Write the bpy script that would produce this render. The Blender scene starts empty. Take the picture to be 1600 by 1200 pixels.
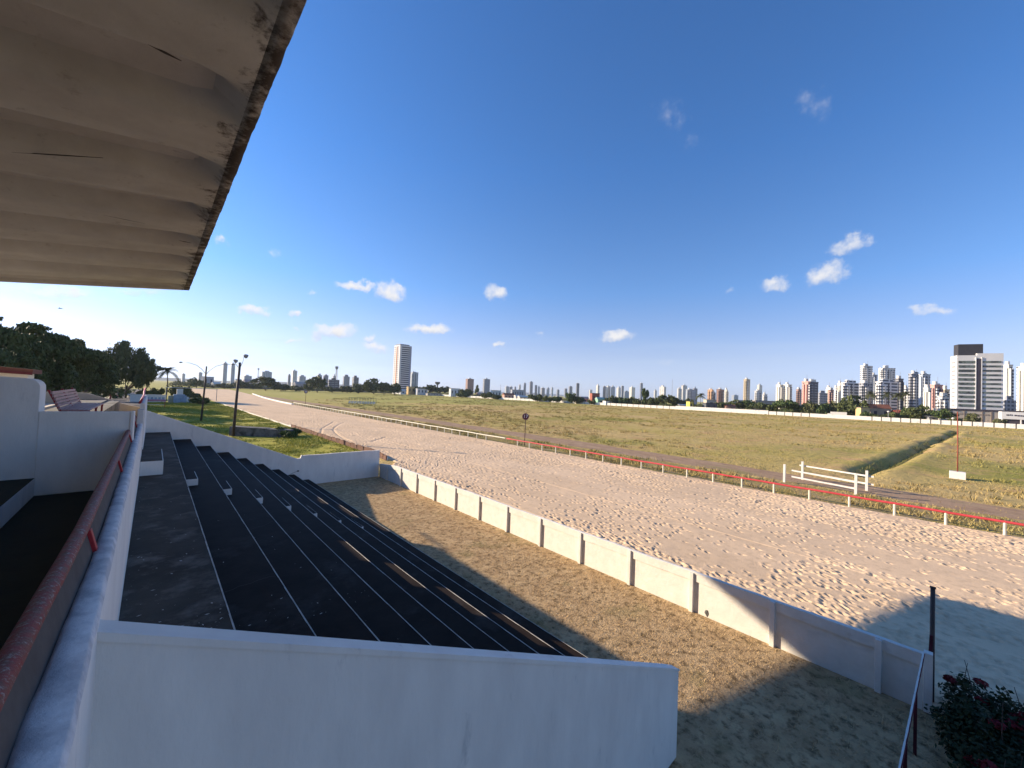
import bpy, math, random
import numpy as np
from mathutils import Matrix, Vector
R=math.radians
sc=bpy.context.scene
COL=sc.collection
random.seed(7); rng=np.random.default_rng(7)

# ---------------------------------------------------------------- camera
F=610.0; H=8.0; PX,PY=800.0,600.0
def _ray(px,py): return np.array([px-PX,-(py-PY),-F])
_Y=_ray(239,593); _Y/=np.linalg.norm(_Y)
_B=_ray(1400,593+1161*0.040)
_Z=np.cross(_B,_Y); _Z/=np.linalg.norm(_Z)
if _Z[1]<0: _Z=-_Z
_X=np.cross(_Y,_Z)
M3=np.array([_X,_Y,_Z])
def ray(px,py): return M3@_ray(px,py)
def at(px,py,axis,val):
    d=ray(px,py); C=np.array([0,0,H]); return C+(val-C[axis])/d[axis]*d
def atd(px,py,D):      # point at horizontal distance D along the ray
    d=ray(px,py); return np.array([0,0,H])+d*D/math.hypot(d[0],d[1])
cam_d=bpy.data.cameras.new('camera'); cam=bpy.data.objects.new('camera',cam_d); COL.objects.link(cam)
cam_d.sensor_fit='HORIZONTAL'; cam_d.sensor_width=36; cam_d.lens=36*F/1600
cam_d.clip_start=0.05; cam_d.clip_end=30000
m=Matrix([[*M3[0],0],[*M3[1],0],[*M3[2],H],[0,0,0,1]])
cam.matrix_world=m
sc.camera=cam

# ---------------------------------------------------------------- sun, sky
SK,SA=1.62,2.45          # shadow travels +x SK and -y SA per metre of height
sun_el=math.atan(1/math.hypot(SK,SA))
az=math.atan2(-SK,SA)    # direction to the sun measured from +Y towards +X
sd=bpy.data.lights.new('sun','SUN'); sun=bpy.data.objects.new('sun',sd); COL.objects.link(sun)
sd.energy=5.0; sd.angle=R(0.53); sd.color=(1.0,0.82,0.60)
tosun=Vector((math.sin(az)*math.cos(sun_el),math.cos(az)*math.cos(sun_el),math.sin(sun_el)))
sun.rotation_euler=tosun.to_track_quat('Z','Y').to_euler()
W=bpy.data.worlds.new('World'); sc.world=W; W.use_nodes=True
nt=W.node_tree; nt.nodes.clear()
def N(tree,t,**k):
    n=tree.nodes.new(t)
    for a,b in k.items(): setattr(n,a,b)
    return n
out=N(nt,'ShaderNodeOutputWorld'); bg=N(nt,'ShaderNodeBackground'); bg.inputs[1].default_value=0.075
sky=N(nt,'ShaderNodeTexSky',sky_type='NISHITA',sun_disc=False)
sky.sun_elevation=sun_el; sky.sun_rotation=az; sky.altitude=0; sky.air_density=1.0; sky.dust_density=0.35; sky.ozone_density=2.6
L=nt.links.new
tc=N(nt,'ShaderNodeTexCoord')
def wm(op,a,b=None,c=None,tree=nt):
    n=N(tree,'ShaderNodeMath',operation=op)
    for i,v in enumerate((a,b,c)):
        if v is None: continue
        if isinstance(v,(int,float)): n.inputs[i].default_value=v
        else: tree.links.new(v,n.inputs[i])
    return n.outputs[0]
# warped direction, so cloud outlines are uneven
nz=N(nt,'ShaderNodeTexNoise'); nz.inputs['Scale'].default_value=34; nz.inputs['Detail'].default_value=7; nz.inputs['Roughness'].default_value=0.62
L(tc.outputs['Generated'],nz.inputs['Vector'])
nz2=N(nt,'ShaderNodeTexNoise'); nz2.inputs['Scale'].default_value=42; nz2.inputs['Detail'].default_value=5; nz2.inputs['Roughness'].default_value=0.55
L(tc.outputs['Generated'],nz2.inputs['Vector'])
sub=N(nt,'ShaderNodeVectorMath',operation='SUBTRACT'); L(nz.outputs['Color'],sub.inputs[0]); sub.inputs[1].default_value=(.5,.5,.5)
scl=N(nt,'ShaderNodeVectorMath',operation='SCALE'); L(sub.outputs[0],scl.inputs[0]); scl.inputs['Scale'].default_value=0.045
add=N(nt,'ShaderNodeVectorMath',operation='ADD'); L(tc.outputs['Generated'],add.inputs[0]); L(scl.outputs[0],add.inputs[1])
DIR=add.outputs[0]
clouds=[ # px, py, half width, half height, opacity, tilt(deg)
 (560,447,34,8,.95,4),(610,456,26,17,1,10),(776,457,21,14,.95,12),(670,514,38,10,1,0),(398,485,30,8,.95,3),(459,490,13,7,.9,0),
 (345,378,12,8,.6,0),(430,394,16,8,.5,0),(487,456,9,4,.5,0),(458,532,17,5,.75,0),(464,515,9,4,.5,0),(526,517,38,13,1,-3),(499,524,20,9,.8,-25),(588,541,22,10,.9,10),(575,528,12,6,.7,0),
 (964,525,31,11,1,-2),(781,539,13,6,.85,0),(843,521,9,5,.4,0),
 (1326,384,38,15,.85,-20),(1290,427,38,20,.85,-22),(1208,445,28,12,.8,0),(1140,453,11,7,.5,-35),(1454,485,40,12,.85,2),
 (1050,180,34,26,.24,30),(1270,165,24,34,.32,-50),(1082,223,16,12,.22,0),(1405,540,26,8,.22,-15),(1296,524,16,7,.18,0),(1037,568,17,6,.3,0),
 (90,458,70,13,.8,4),(215,455,60,8,.5,0),(160,470,24,6,.4,0),(272,490,9,5,.4,0)]
def dvec(px,py):
    d=ray(px,py); return d/np.linalg.norm(d)
best=None; under=None
for (px,py,hw,hh,op,tl) in clouds:
    c=dvec(px,py); a=dvec(px+4,py)-c; r_=a/np.linalg.norm(a); u_=np.cross(r_,c)
    sx=np.linalg.norm(dvec(px+hw,py)-c); sy=np.linalg.norm(dvec(px,py-hh)-c)
    t=R(tl); r2=r_*math.cos(t)-u_*math.sin(t); u2=r_*math.sin(t)+u_*math.cos(t)
    r2=r2/(sx*1.15); u2=u2/(sy*1.15)
    d1=N(nt,'ShaderNodeVectorMath',operation='DOT_PRODUCT'); L(DIR,d1.inputs[0]); d1.inputs[1].default_value=tuple(r2)
    d2=N(nt,'ShaderNodeVectorMath',operation='DOT_PRODUCT'); L(DIR,d2.inputs[0]); d2.inputs[1].default_value=tuple(u2)
    A=wm('SUBTRACT',d1.outputs['Value'],float(np.dot(c,r2))); Bv=wm('SUBTRACT',d2.outputs['Value'],float(np.dot(c,u2)))
    q=wm('MULTIPLY_ADD',A,A,wm('MULTIPLY',Bv,Bv))
    val=wm('MULTIPLY',wm('MAXIMUM',wm('SUBTRACT',1.0,q),0.0),op)
    if best is None: best=val; under=wm('MULTIPLY',val,wm('MAXIMUM',wm('MULTIPLY',Bv,-1.0),0.0))
    else:
        best=wm('MAXIMUM',best,val); under=wm('MAXIMUM',under,wm('MULTIPLY',wm('GREATER_THAN',val,0.02),wm('MAXIMUM',wm('MULTIPLY',Bv,-1.0),0.0)))
fwd=N(nt,'ShaderNodeVectorMath',operation='DOT_PRODUCT'); L(tc.outputs['Generated'],fwd.inputs[0]); fwd.inputs[1].default_value=tuple(dvec(800,500))
guard=wm('GREATER_THAN',fwd.outputs['Value'],0.2)
alpha=wm('MULTIPLY_ADD',wm('SUBTRACT',nz2.outputs['Fac'],0.5),1.5,best)
mr=N(nt,'ShaderNodeMapRange',interpolation_type='SMOOTHSTEP'); L(alpha,mr.inputs[0]); mr.inputs[1].default_value=0.02; mr.inputs[2].default_value=1.2
soft=N(nt,'ShaderNodeMapRange'); L(best,soft.inputs[0]); soft.inputs[1].default_value=0.0; soft.inputs[2].default_value=0.5
alpha=wm('MULTIPLY',wm('MULTIPLY',mr.outputs[0],soft.outputs[0]),guard)
# thin streaky band low over the horizon
sep=N(nt,'ShaderNodeSeparateXYZ'); L(tc.outputs['Generated'],sep.inputs[0])
mp=N(nt,'ShaderNodeMapping'); mp.inputs['Scale'].default_value=(1.5,1.5,26); L(tc.outputs['Generated'],mp.inputs[0])
nb=N(nt,'ShaderNodeTexNoise'); nb.inputs['Scale'].default_value=1.6; nb.inputs['Detail'].default_value=4; L(mp.outputs[0],nb.inputs['Vector'])
bz=N(nt,'ShaderNodeMapRange',interpolation_type='SMOOTHSTEP'); L(sep.outputs['Z'],bz.inputs[0]); bz.inputs[1].default_value=0.155; bz.inputs[2].default_value=0.10
bn=N(nt,'ShaderNodeMapRange'); L(nb.outputs['Fac'],bn.inputs[0]); bn.inputs[1].default_value=.42; bn.inputs[2].default_value=.75; bn.inputs[4].default_value=0.40
bz2=N(nt,'ShaderNodeMapRange',interpolation_type='SMOOTHSTEP'); L(sep.outputs['Z'],bz2.inputs[0]); bz2.inputs[1].default_value=0.0; bz2.inputs[2].default_value=0.07
band=wm('MULTIPLY',wm('MULTIPLY',bz.outputs[0],bn.outputs[0]),bz2.outputs[0])
mixc=N(nt,'ShaderNodeMix',data_type='RGBA'); L(under,mixc.inputs[0]); mixc.inputs[6].default_value=(6.6,6.5,6.5,1); mixc.inputs[7].default_value=(4.0,4.4,5.3,1)
CLOUDMIX=mixc
# gentle grading of the sky colour towards the deep blue of the photograph
hs=N(nt,'ShaderNodeHueSaturation'); hs.inputs['Saturation'].default_value=1.12; hs.inputs['Value'].default_value=1.0; L(sky.outputs[0],hs.inputs['Color'])
bw=N(nt,'ShaderNodeRGBToBW'); L(sky.outputs[0],bw.inputs[0])
ramp=N(nt,'ShaderNodeValToRGB'); L(sep.outputs['Z'],ramp.inputs[0]); cr=ramp.color_ramp
cr.elements[0].position=0.0; cr.elements[0].color=(.84,.97,1.2,1); cr.elements[1].position=1.0; cr.elements[1].color=(.25,.90,2.8,1)
for p_,c_ in ((.10,(.74,.97,1.45,1)),(.25,(.44,1.0,2.15,1)),(.50,(.30,.96,2.6,1))):
    e_=cr.elements.new(p_); e_.color=c_
tint=N(nt,'ShaderNodeVectorMath',operation='SCALE'); L(ramp.outputs[0],tint.inputs[0]); L(wm('MULTIPLY',bw.outputs[0],1.12),tint.inputs['Scale'])
hz0=N(nt,'ShaderNodeMix',data_type='RGBA'); hz0.inputs[0].default_value=.96; L(hs.outputs[0],hz0.inputs[6]); L(tint.outputs[0],hz0.inputs[7])
m1=N(nt,'ShaderNodeMix',data_type='RGBA'); L(band,m1.inputs[0]); L(hz0.outputs[2],m1.inputs[6]); m1.inputs[7].default_value=(4.0,5.0,6.4,1)
m2=N(nt,'ShaderNodeMix',data_type='RGBA'); L(alpha,m2.inputs[0]); L(m1.outputs[2],m2.inputs[6]); L(mixc.outputs[2],m2.inputs[7])
L(m2.outputs[2],bg.inputs[0]); L(bg.outputs[0],out.inputs[0])
sc.view_settings.view_transform='Standard'; sc.view_settings.look='None'; sc.view_settings.gamma=1; sc.view_settings.exposure=0.92

# ---------------------------------------------------------------- materials
_mc={}
def mat(name,col,col2=None,scale=1.0,detail=6,rough=0.85,bump=0.0,bscale=None,lo=.35,hi=.65,stain=None,stainscale=.6,slo=.55,shi=.7,stretch=(1,1,1),spec=0.3,bdist=0.02):
    if name in _mc: return _mc[name]
    m=bpy.data.materials.new(name); m.use_nodes=True; t=m.node_tree; b=t.nodes['Principled BSDF']
    b.inputs['Roughness'].default_value=rough; b.inputs['Specular IOR Level'].default_value=spec
    g=N(t,'ShaderNodeNewGeometry'); mpn=N(t,'ShaderNodeMapping'); mpn.inputs['Scale'].default_value=stretch; t.links.new(g.outputs['Position'],mpn.inputs[0])
    def noise(s,d=detail,rr=.6):
        n=N(t,'ShaderNodeTexNoise'); n.inputs['Scale'].default_value=s; n.inputs['Detail'].default_value=d; n.inputs['Roughness'].default_value=rr
        t.links.new(mpn.outputs[0],n.inputs['Vector']); return n.outputs['Fac']
    if col2 is None: col2=tuple(c*.8 for c in col)
    rmp=N(t,'ShaderNodeMapRange'); rmp.inputs[1].default_value=lo; rmp.inputs[2].default_value=hi; t.links.new(noise(scale),rmp.inputs[0])
    mx=N(t,'ShaderNodeMix',data_type='RGBA'); t.links.new(rmp.outputs[0],mx.inputs[0]); mx.inputs[6].default_value=(*col,1); mx.inputs[7].default_value=(*col2,1)
    c=mx.outputs[2]
    if stain:
        r2=N(t,'ShaderNodeMapRange'); r2.inputs[1].default_value=slo; r2.inputs[2].default_value=shi; t.links.new(noise(stainscale,8,.7),r2.inputs[0])
        m3=N(t,'ShaderNodeMix',data_type='RGBA'); t.links.new(r2.outputs[0],m3.inputs[0]); t.links.new(c,m3.inputs[6]); m3.inputs[7].default_value=(*stain,1); c=m3.outputs[2]
    t.links.new(c,b.inputs['Base Color'])
    if bump:
        bp=N(t,'ShaderNodeBump'); bp.inputs['Strength'].default_value=bump; bp.inputs['Distance'].default_value=bdist
        t.links.new(noise(bscale or scale*4,6,.65),bp.inputs['Height']); t.links.new(bp.outputs[0],b.inputs['Normal'])
    _mc[name]=m; return m

def facade(name,wall,glass=(.05,.06,.08),fh=3.1,fw=3.4,hv=.5,wv=.55,wall2=None,rough=.7):
    """far tower: floors and window bays as a pattern in the wall's own space"""
    if name in _mc: return _mc[name]
    m=bpy.data.materials.new(name); m.use_nodes=True; t=m.node_tree; b=t.nodes['Principled BSDF']; b.inputs['Roughness'].default_value=rough
    tcn=N(t,'ShaderNodeTexCoord'); s=N(t,'ShaderNodeSeparateXYZ'); t.links.new(tcn.outputs['Object'],s.inputs[0])
    z=wm('GREATER_THAN',wm('FRACT',wm('DIVIDE',s.outputs['Z'],fh,tree=t),tree=t),1-hv,tree=t)
    u=wm('ADD',s.outputs['X'],s.outputs['Y'],tree=t)
    w=wm('LESS_THAN',wm('FRACT',wm('DIVIDE',wm('ADD',u,500.0,tree=t),fw,tree=t),tree=t),wv,tree=t)
    nz_=N(t,'ShaderNodeNewGeometry'); sn=N(t,'ShaderNodeSeparateXYZ'); t.links.new(nz_.outputs['Normal'],sn.inputs[0])
    side=wm('LESS_THAN',wm('ABSOLUTE',sn.outputs['Z'],tree=t),0.5,tree=t)
    k=wm('MULTIPLY',wm('MULTIPLY',z,w,tree=t),side,tree=t)
    mx=N(t,'ShaderNodeMix',data_type='RGBA'); t.links.new(k,mx.inputs[0]); mx.inputs[7].default_value=(*glass,1)
    nn=N(t,'ShaderNodeTexNoise'); nn.inputs['Scale'].default_value=.05; t.links.new(tcn.outputs['Object'],nn.inputs['Vector'])
    mw=N(t,'ShaderNodeMix',data_type='RGBA'); t.links.new(nn.outputs['Fac'],mw.inputs[0]); mw.inputs[6].default_value=(*wall,1); mw.inputs[7].default_value=(*(wall2 or tuple(c*.85 for c in wall)),1)
    t.links.new(mw.outputs[2],mx.inputs[6]); t.links.new(mx.outputs[2],b.inputs['Base Color'])
    _mc[name]=m; return m

WHITE=mat('white_paint',(.83,.78,.70),(.74,.69,.62),scale=1.3,bump=.35,bscale=9,stain=(.46,.44,.41),slo=.60,shi=.82,stainscale=2.2,stretch=(1.4,1.4,.45))
WHITE_W=mat('weathered_white_paint',(.74,.71,.65),(.64,.61,.55),scale=2.5,bump=.5,bscale=7,stain=(.46,.42,.35),slo=.62,shi=.85,stainscale=2.6,lo=.3,hi=.7)
WHITE_OLD=mat('worn_white_paint',(.74,.71,.68),(.52,.50,.49),scale=5,bump=.5,bscale=11,stain=(.40,.40,.42),slo=.56,shi=.72,stainscale=3.5,lo=.4,hi=.6)
DARKRED=mat('dark_red_paint',(.07,.01,.02),(.05,.01,.015),scale=4)
CREAM=mat('cream_paint',(.66,.58,.47),(.58,.50,.40),scale=1,stain=(.35,.29,.22),slo=.6,shi=.8)
CONC_DARK=mat('black_painted_concrete',(.015,.0085,.006),(.025,.017,.0125),scale=1.6,detail=12,rough=.8,bump=.3,bscale=12,stain=(.085,.072,.062),stainscale=.55,slo=.55,shi=.86,spec=.12)
CONC_GREY=mat('worn_grey_concrete',(.050,.038,.028),(.092,.074,.056),scale=.8,detail=10,rough=.85,bump=.4,bscale=14,stain=(.19,.16,.13),stainscale=1.4,slo=.52,shi=.74,spec=.15)
STEP_LINE=mat('white_edge_line',(.62,.60,.54),(.40,.38,.34),scale=4)
FLOOR=mat('dark_green_floor',(.016,.020,.012),(.023,.027,.016),scale=2,rough=.8,bump=.2)
RED=mat('red_paint',(.42,.028,.035),(.33,.02,.025),scale=6,rough=.5)
RAILWORN=mat('worn_red_paint',(.24,.035,.03),(.17,.065,.05),scale=16,rough=.6,bump=.5,bscale=50,lo=.42,hi=.6,stain=(.30,.24,.21),stainscale=34,slo=.54,shi=.64)
REDRAIL=mat('faded_red_rail',(.55,.06,.07),(.42,.05,.05),scale=2.5,rough=.5)
WHITERAIL=mat('rail_white',(.75,.72,.58),(.62,.58,.44),scale=2,rough=.6)
SLAB=mat('roof_concrete',(.62,.585,.545),(.52,.485,.45),scale=.8,detail=9,rough=.95,bump=.3,bscale=5,stain=(.32,.27,.23),stainscale=2.2,slo=.60,shi=.78)
SLABEDGE=mat('roof_edge_stained',(.50,.45,.40),(.26,.22,.19),scale=1.8,detail=10,rough=.95,bump=.7,bscale=9,stain=(.035,.028,.025),stainscale=1.7,slo=.50,shi=.66,lo=.4,hi=.6)
DARKMETAL=mat('dark_metal',(.045,.04,.04),(.07,.05,.045),scale=5,rough=.6)
GREYMETAL=mat('grey_metal',(.30,.30,.31),(.22,.22,.23),scale=4,rough=.5)
BARK=mat('bark',(.12,.09,.065),(.07,.05,.04),scale=3,rough=.95,bump=.6,stretch=(1,1,.3))
TILE=mat('roof_tiles',(.30,.12,.07),(.20,.08,.05),scale=1.5,rough=.9)
CONC=mat('weathered_concrete',(.16,.155,.15),(.08,.08,.08),scale=1.2,rough=.95,bump=.6,stain=(.03,.035,.03),slo=.5,shi=.65)
BROWNSLAB=mat('brown_slab',(.20,.105,.07),(.11,.065,.05),scale=1.5,rough=.95,bump=.6,stain=(.40,.34,.27),slo=.6,shi=.72)
def edge_mildew(m):
    t=m.node_tree; b=t.nodes['Principled BSDF']; src=b.inputs['Base Color'].links[0].from_socket
    g=N(t,'ShaderNodeNewGeometry'); sp=N(t,'ShaderNodeSeparateXYZ'); t.links.new(g.outputs['Position'],sp.inputs[0])
    n=N(t,'ShaderNodeTexNoise'); n.inputs['Scale'].default_value=1.6; n.inputs['Detail'].default_value=9; n.inputs['Roughness'].default_value=.72; t.links.new(g.outputs['Position'],n.inputs['Vector'])
    x=N(t,'ShaderNodeMapRange'); t.links.new(sp.outputs['X'],x.inputs[0]); x.inputs[1].default_value=-.1; x.inputs[2].default_value=1.55; x.inputs[3].default_value=-.42; x.inputs[4].default_value=.10
    k=N(t,'ShaderNodeMapRange'); t.links.new(wm('ADD',n.outputs['Fac'],x.outputs[0],tree=t),k.inputs[0]); k.inputs[1].default_value=.47; k.inputs[2].default_value=.60
    mx=N(t,'ShaderNodeMix',data_type='RGBA'); t.links.new(k.outputs[0],mx.inputs[0]); t.links.new(src,mx.inputs[6]); mx.inputs[7].default_value=(.075,.055,.045,1); t.links.new(mx.outputs[2],b.inputs['Base Color'])
edge_mildew(SLAB); edge_mildew(SLABEDGE)
def leafmat(name,c1,c2,sc_=.9):
    m=mat(name,c1,c2,scale=sc_,detail=3,rough=.7,lo=.3,hi=.7,spec=.2)
    b=m.node_tree.nodes['Principled BSDF']
    try: b.inputs['Subsurface Weight'].default_value=0
    except Exception: pass
    return m
LEAF=leafmat('leaves_dark',(.055,.072,.024),(.105,.122,.036))
LEAF2=leafmat('leaves_mid',(.045,.075,.022),(.085,.115,.03))
LEAF3=leafmat('leaves_olive',(.075,.085,.028),(.12,.12,.045))
PALMLEAF=leafmat('palm_leaves',(.045,.06,.022),(.10,.10,.04))

# ---------------------------------------------------------------- mesh helpers
def link(name,me,material=None,parent=None,loc=None):
    o=bpy.data.objects.new(name,me); COL.objects.link(o)
    if material is not None and me is not None:
        for mm in (material if isinstance(material,(list,tuple)) else [material]): me.materials.append(mm)
    if parent is not None: o.parent=parent
    if loc is not None: o.location=loc
    return o
def npmesh(name,V,Fa,smooth=False,midx=None):
    V=np.asarray(V,np.float32); Fa=np.asarray(Fa,np.int32); me=bpy.data.meshes.new(name); k=Fa.shape[1]
    me.vertices.add(len(V)); me.vertices.foreach_set('co',V.ravel())
    me.loops.add(Fa.size); me.loops.foreach_set('vertex_index',Fa.ravel())
    me.polygons.add(len(Fa)); me.polygons.foreach_set('loop_start',np.arange(0,Fa.size,k,dtype=np.int32)); 
    if midx is not None: me.polygons.foreach_set('material_index',np.asarray(midx,np.int32))
    if smooth: me.polygons.foreach_set('use_smooth',np.ones(len(Fa),bool))
    me.update(calc_edges=True); me.validate(); return me
class MB:
    def __init__(s): s.v=[]; s.f=[]; s.m=[]
    def poly(s,pts,mi=0):
        n=len(s.v); s.v+= [tuple(float(c) for c in p) for p in pts]; s.f.append(list(range(n,n+len(pts)))); s.m.append(mi)
    def box(s,x0,x1,y0,y1,z0,z1,mi=0):
        n=len(s.v); s.v+=[(x,y,z) for z in (z0,z1) for y in (y0,y1) for x in (x0,x1)]
        for f in ((0,2,3,1),(4,5,7,6),(0,1,5,4),(2,6,7,3),(0,4,6,2),(1,3,7,5)): s.f.append([n+i for i in f]); s.m.append(mi)
        return s
    def hexa(s,p,mi=0):   # 8 points: bottom 4 ccw, top 4 ccw
        n=len(s.v); s.v+=[tuple(float(c) for c in q) for q in p]
        for f in ((0,3,2,1),(4,5,6,7),(0,1,5,4),(1,2,6,5),(2,3,7,6),(3,0,4,7)): s.f.append([n+i for i in f]); s.m.append(mi)
        return s
    def prism(s,prof,axis,a0,a1,mi=0):  # prof: list of 2-D points extruded along an axis
        def P(u,v,a): return {'x':(a,u,v),'y':(u,a,v),'z':(u,v,a)}[axis]
        n=len(s.v); k=len(prof); s.v+=[P(u,v,a0) for u,v in prof]+[P(u,v,a1) for u,v in prof]
        s.f.append([n+i for i in range(k)][::-1]); s.m.append(mi); s.f.append([n+k+i for i in range(k)]); s.m.append(mi)
        for i in range(k): j=(i+1)%k; s.f.append([n+i,n+j,n+k+j,n+k+i]); s.m.append(mi)
        return s
    def tube(s,pts,r,seg=8,mi=0,cap=True):
        pts=[Vector(p) for p in pts]; rs=r if isinstance(r,(list,tuple)) else [r]*len(pts); n0=len(s.v)
        up=Vector((0,0,1)); prev=None
        for i,p in enumerate(pts):
            d=(pts[min(i+1,len(pts)-1)]-pts[max(i-1,0)]).normalized()
            a=d.cross(up if abs(d.z)<.95 else Vector((1,0,0))).normalized()
            if prev is not None:
                a=(prev-d*prev.dot(d)); a=a.normalized() if a.length>1e-5 else prev
            prev=a; b=d.cross(a)
            for k in range(seg):
                t=2*math.pi*k/seg; s.v.append(tuple(p+(a*math.cos(t)+b*math.sin(t))*rs[i]))
        for i in range(len(pts)-1):
            for k in range(seg):
                k2=(k+1)%seg; s.f.append([n0+i*seg+k,n0+i*seg+k2,n0+(i+1)*seg+k2,n0+(i+1)*seg+k]); s.m.append(mi)
        if cap:
            s.f.append([n0+k for k in range(seg)][::-1]); s.m.append(mi); s.f.append([n0+(len(pts)-1)*seg+k for k in range(seg)]); s.m.append(mi)
        return s
    def mesh(s,name,smooth=False,bevel=0):
        me=bpy.data.meshes.new(name); me.from_pydata(s.v,[],s.f)
        me.polygons.foreach_set('material_index',s.m)
        if smooth: me.polygons.foreach_set('use_smooth',[True]*len(s.f))
        me.update()
        import bmesh
        b=bmesh.new(); b.from_mesh(me); bmesh.ops.recalc_face_normals(b,faces=b.faces)
        if bevel: bmesh.ops.bevel(b,geom=list(b.edges),offset=bevel,segments=2,affect='EDGES',profile=.6)
        b.to_mesh(me); b.free(); return me
    def build(s,name,material,parent=None,loc=None,smooth=False,bevel=0):
        return link(name,s.mesh(name,smooth,bevel),material,parent,loc)
def tag(o,label=None,cat=None,group=None,kind=None):
    if label: o['label']=label
    if cat: o['category']=cat
    if group: o['group']=group
    if kind: o['kind']=kind
    return o
def thing(name,loc,label,cat,group=None,rz=0):
    o=bpy.data.objects.new(name,None); COL.objects.link(o); o.location=tuple(float(c) for c in loc); o.rotation_euler=(0,0,rz); o.empty_display_size=.2
    return tag(o,label,cat,group)
def dup(root,loc,rz=0,label=None,scale=None):
    r=root.copy(); COL.objects.link(r); r.location=tuple(float(c) for c in loc); r.rotation_euler=(0,0,rz)
    if label: r['label']=label
    if scale: r.scale=scale
    for ch in list(root.children):
        c=ch.copy(); COL.objects.link(c); c.parent=r
        for g in list(ch.children):
            d=g.copy(); COL.objects.link(d); d.parent=c
    return r
def struct(o): o['kind']='structure'; return o
def vnoise(x,y,s,seed=0):
    """cheap smooth value noise on arrays"""
    g=np.random.default_rng(seed).random((257,257)); X=np.asarray(x)/s+1000.3; Yv=np.asarray(y)/s+1000.7
    xi=np.floor(X).astype(int); yi=np.floor(Yv).astype(int); fx=X-xi; fy=Yv-yi; fx=fx*fx*(3-2*fx); fy=fy*fy*(3-2*fy)
    a=g[xi%257,yi%257]; b=g[(xi+1)%257,yi%257]; c=g[xi%257,(yi+1)%257]; d=g[(xi+1)%257,(yi+1)%257]
    return (a*(1-fx)+b*fx)*(1-fy)+(c*(1-fx)+d*fx)*fy

# ---------------------------------------------------------------- ground (one sheet to the horizon, with the ditch in it)
def groundmat(name,layers,bump,bscale,bdist=.1,rough=.95,stretch=(1,1,1)):
    m=bpy.data.materials.new(name); m.use_nodes=True; t=m.node_tree; b=t.nodes['Principled BSDF']; b.inputs['Roughness'].default_value=rough; b.inputs['Specular IOR Level'].default_value=.1
    g=N(t,'ShaderNodeNewGeometry'); mpn=N(t,'ShaderNodeMapping'); mpn.inputs['Scale'].default_value=stretch; t.links.new(g.outputs['Position'],mpn.inputs[0])
    c=None
    for (col,s,lo,hi) in layers:
        if c is None:
            r=N(t,'ShaderNodeRGB'); r.outputs[0].default_value=(*col,1); c=r.outputs[0]; continue
        n=N(t,'ShaderNodeTexNoise'); n.inputs['Scale'].default_value=s; n.inputs['Detail'].default_value=7; n.inputs['Roughness'].default_value=.62
        t.links.new(mpn.outputs[0],n.inputs['Vector']); rm=N(t,'ShaderNodeMapRange'); rm.inputs[1].default_value=lo; rm.inputs[2].default_value=hi; t.links.new(n.outputs['Fac'],rm.inputs[0])
        mx=N(t,'ShaderNodeMix',data_type='RGBA'); t.links.new(rm.outputs[0],mx.inputs[0]); t.links.new(c,mx.inputs[6]); mx.inputs[7].default_value=(*col,1); c=mx.outputs[2]
    t.links.new(c,b.inputs['Base Color'])
    n=N(t,'ShaderNodeTexNoise'); n.inputs['Scale'].default_value=bscale; n.inputs['Detail'].default_value=8; n.inputs['Roughness'].default_value=.7; t.links.new(g.outputs['Position'],n.inputs['Vector'])
    bp=N(t,'ShaderNodeBump'); bp.inputs['Strength'].default_value=bump; bp.inputs['Distance'].default_value=bdist; t.links.new(n.outputs['Fac'],bp.inputs['Height']); t.links.new(bp.outputs[0],b.inputs['Normal'])
    return m
FIELD=groundmat('field_grass',[((.46,.36,.11),0,0,0),((.54,.39,.16),.030,.40,.58),((.28,.26,.06),.018,.52,.66),((.50,.32,.15),.16,.52,.68),((.19,.165,.05),.30,.56,.72),((.15,.13,.04),1.3,.60,.76)],1.0,.9,.40)
def greener_north(m):
    t=m.node_tree; b=t.nodes['Principled BSDF']; src=b.inputs['Base Color'].links[0].from_socket
    g=N(t,'ShaderNodeNewGeometry'); sp=N(t,'ShaderNodeSeparateXYZ'); t.links.new(g.outputs['Position'],sp.inputs[0])
    n=N(t,'ShaderNodeTexNoise'); n.inputs['Scale'].default_value=.02; n.inputs['Detail'].default_value=7; t.links.new(g.outputs['Position'],n.inputs['Vector'])
    y=N(t,'ShaderNodeMapRange'); t.links.new(sp.outputs['Y'],y.inputs[0]); y.inputs[1].default_value=60; y.inputs[2].default_value=330; y.inputs[3].default_value=-.35; y.inputs[4].default_value=.28
    k=N(t,'ShaderNodeMapRange'); t.links.new(wm('ADD',n.outputs['Fac'],y.outputs[0],tree=t),k.inputs[0]); k.inputs[1].default_value=.38; k.inputs[2].default_value=.62; k.inputs[4].default_value=.65
    mx=N(t,'ShaderNodeMix',data_type='RGBA'); t.links.new(k.outputs[0],mx.inputs[0]); t.links.new(src,mx.inputs[6]); mx.inputs[7].default_value=(.33,.335,.075,1); t.links.new(mx.outputs[2],b.inputs['Base Color'])
greener_north(FIELD)
dv0=at(1345,742,2,0)[:2]; dv1=at(1497,674,2,0)[:2]
du=(dv1-dv0); dl=np.linalg.norm(du); du/=dl; dn=np.array([-du[1],du[0]])
us=np.array([-9000,-3000,-1000,-300,-100,-40,-20,-10,-6,-4,-3,-2.3,-1.8,-1.3,-.8,-.3,.3,.8,1.3,1.8,2.3,3,4,6,10,20,40,100,300,1000,3000,9000.])
vs=np.concatenate([[-9000,-3000,-1000,-400,-150,-90,-60,-40,-25,-15,-8,-4],np.arange(-2,dl+6,2.5),[dl+10,dl+30,dl+80,dl+200,dl+800,dl+3000,dl+9000]])
U,Vv=np.meshgrid(us,vs); wob=vnoise(Vv,U*0,9,3)*1.6-.8
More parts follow.
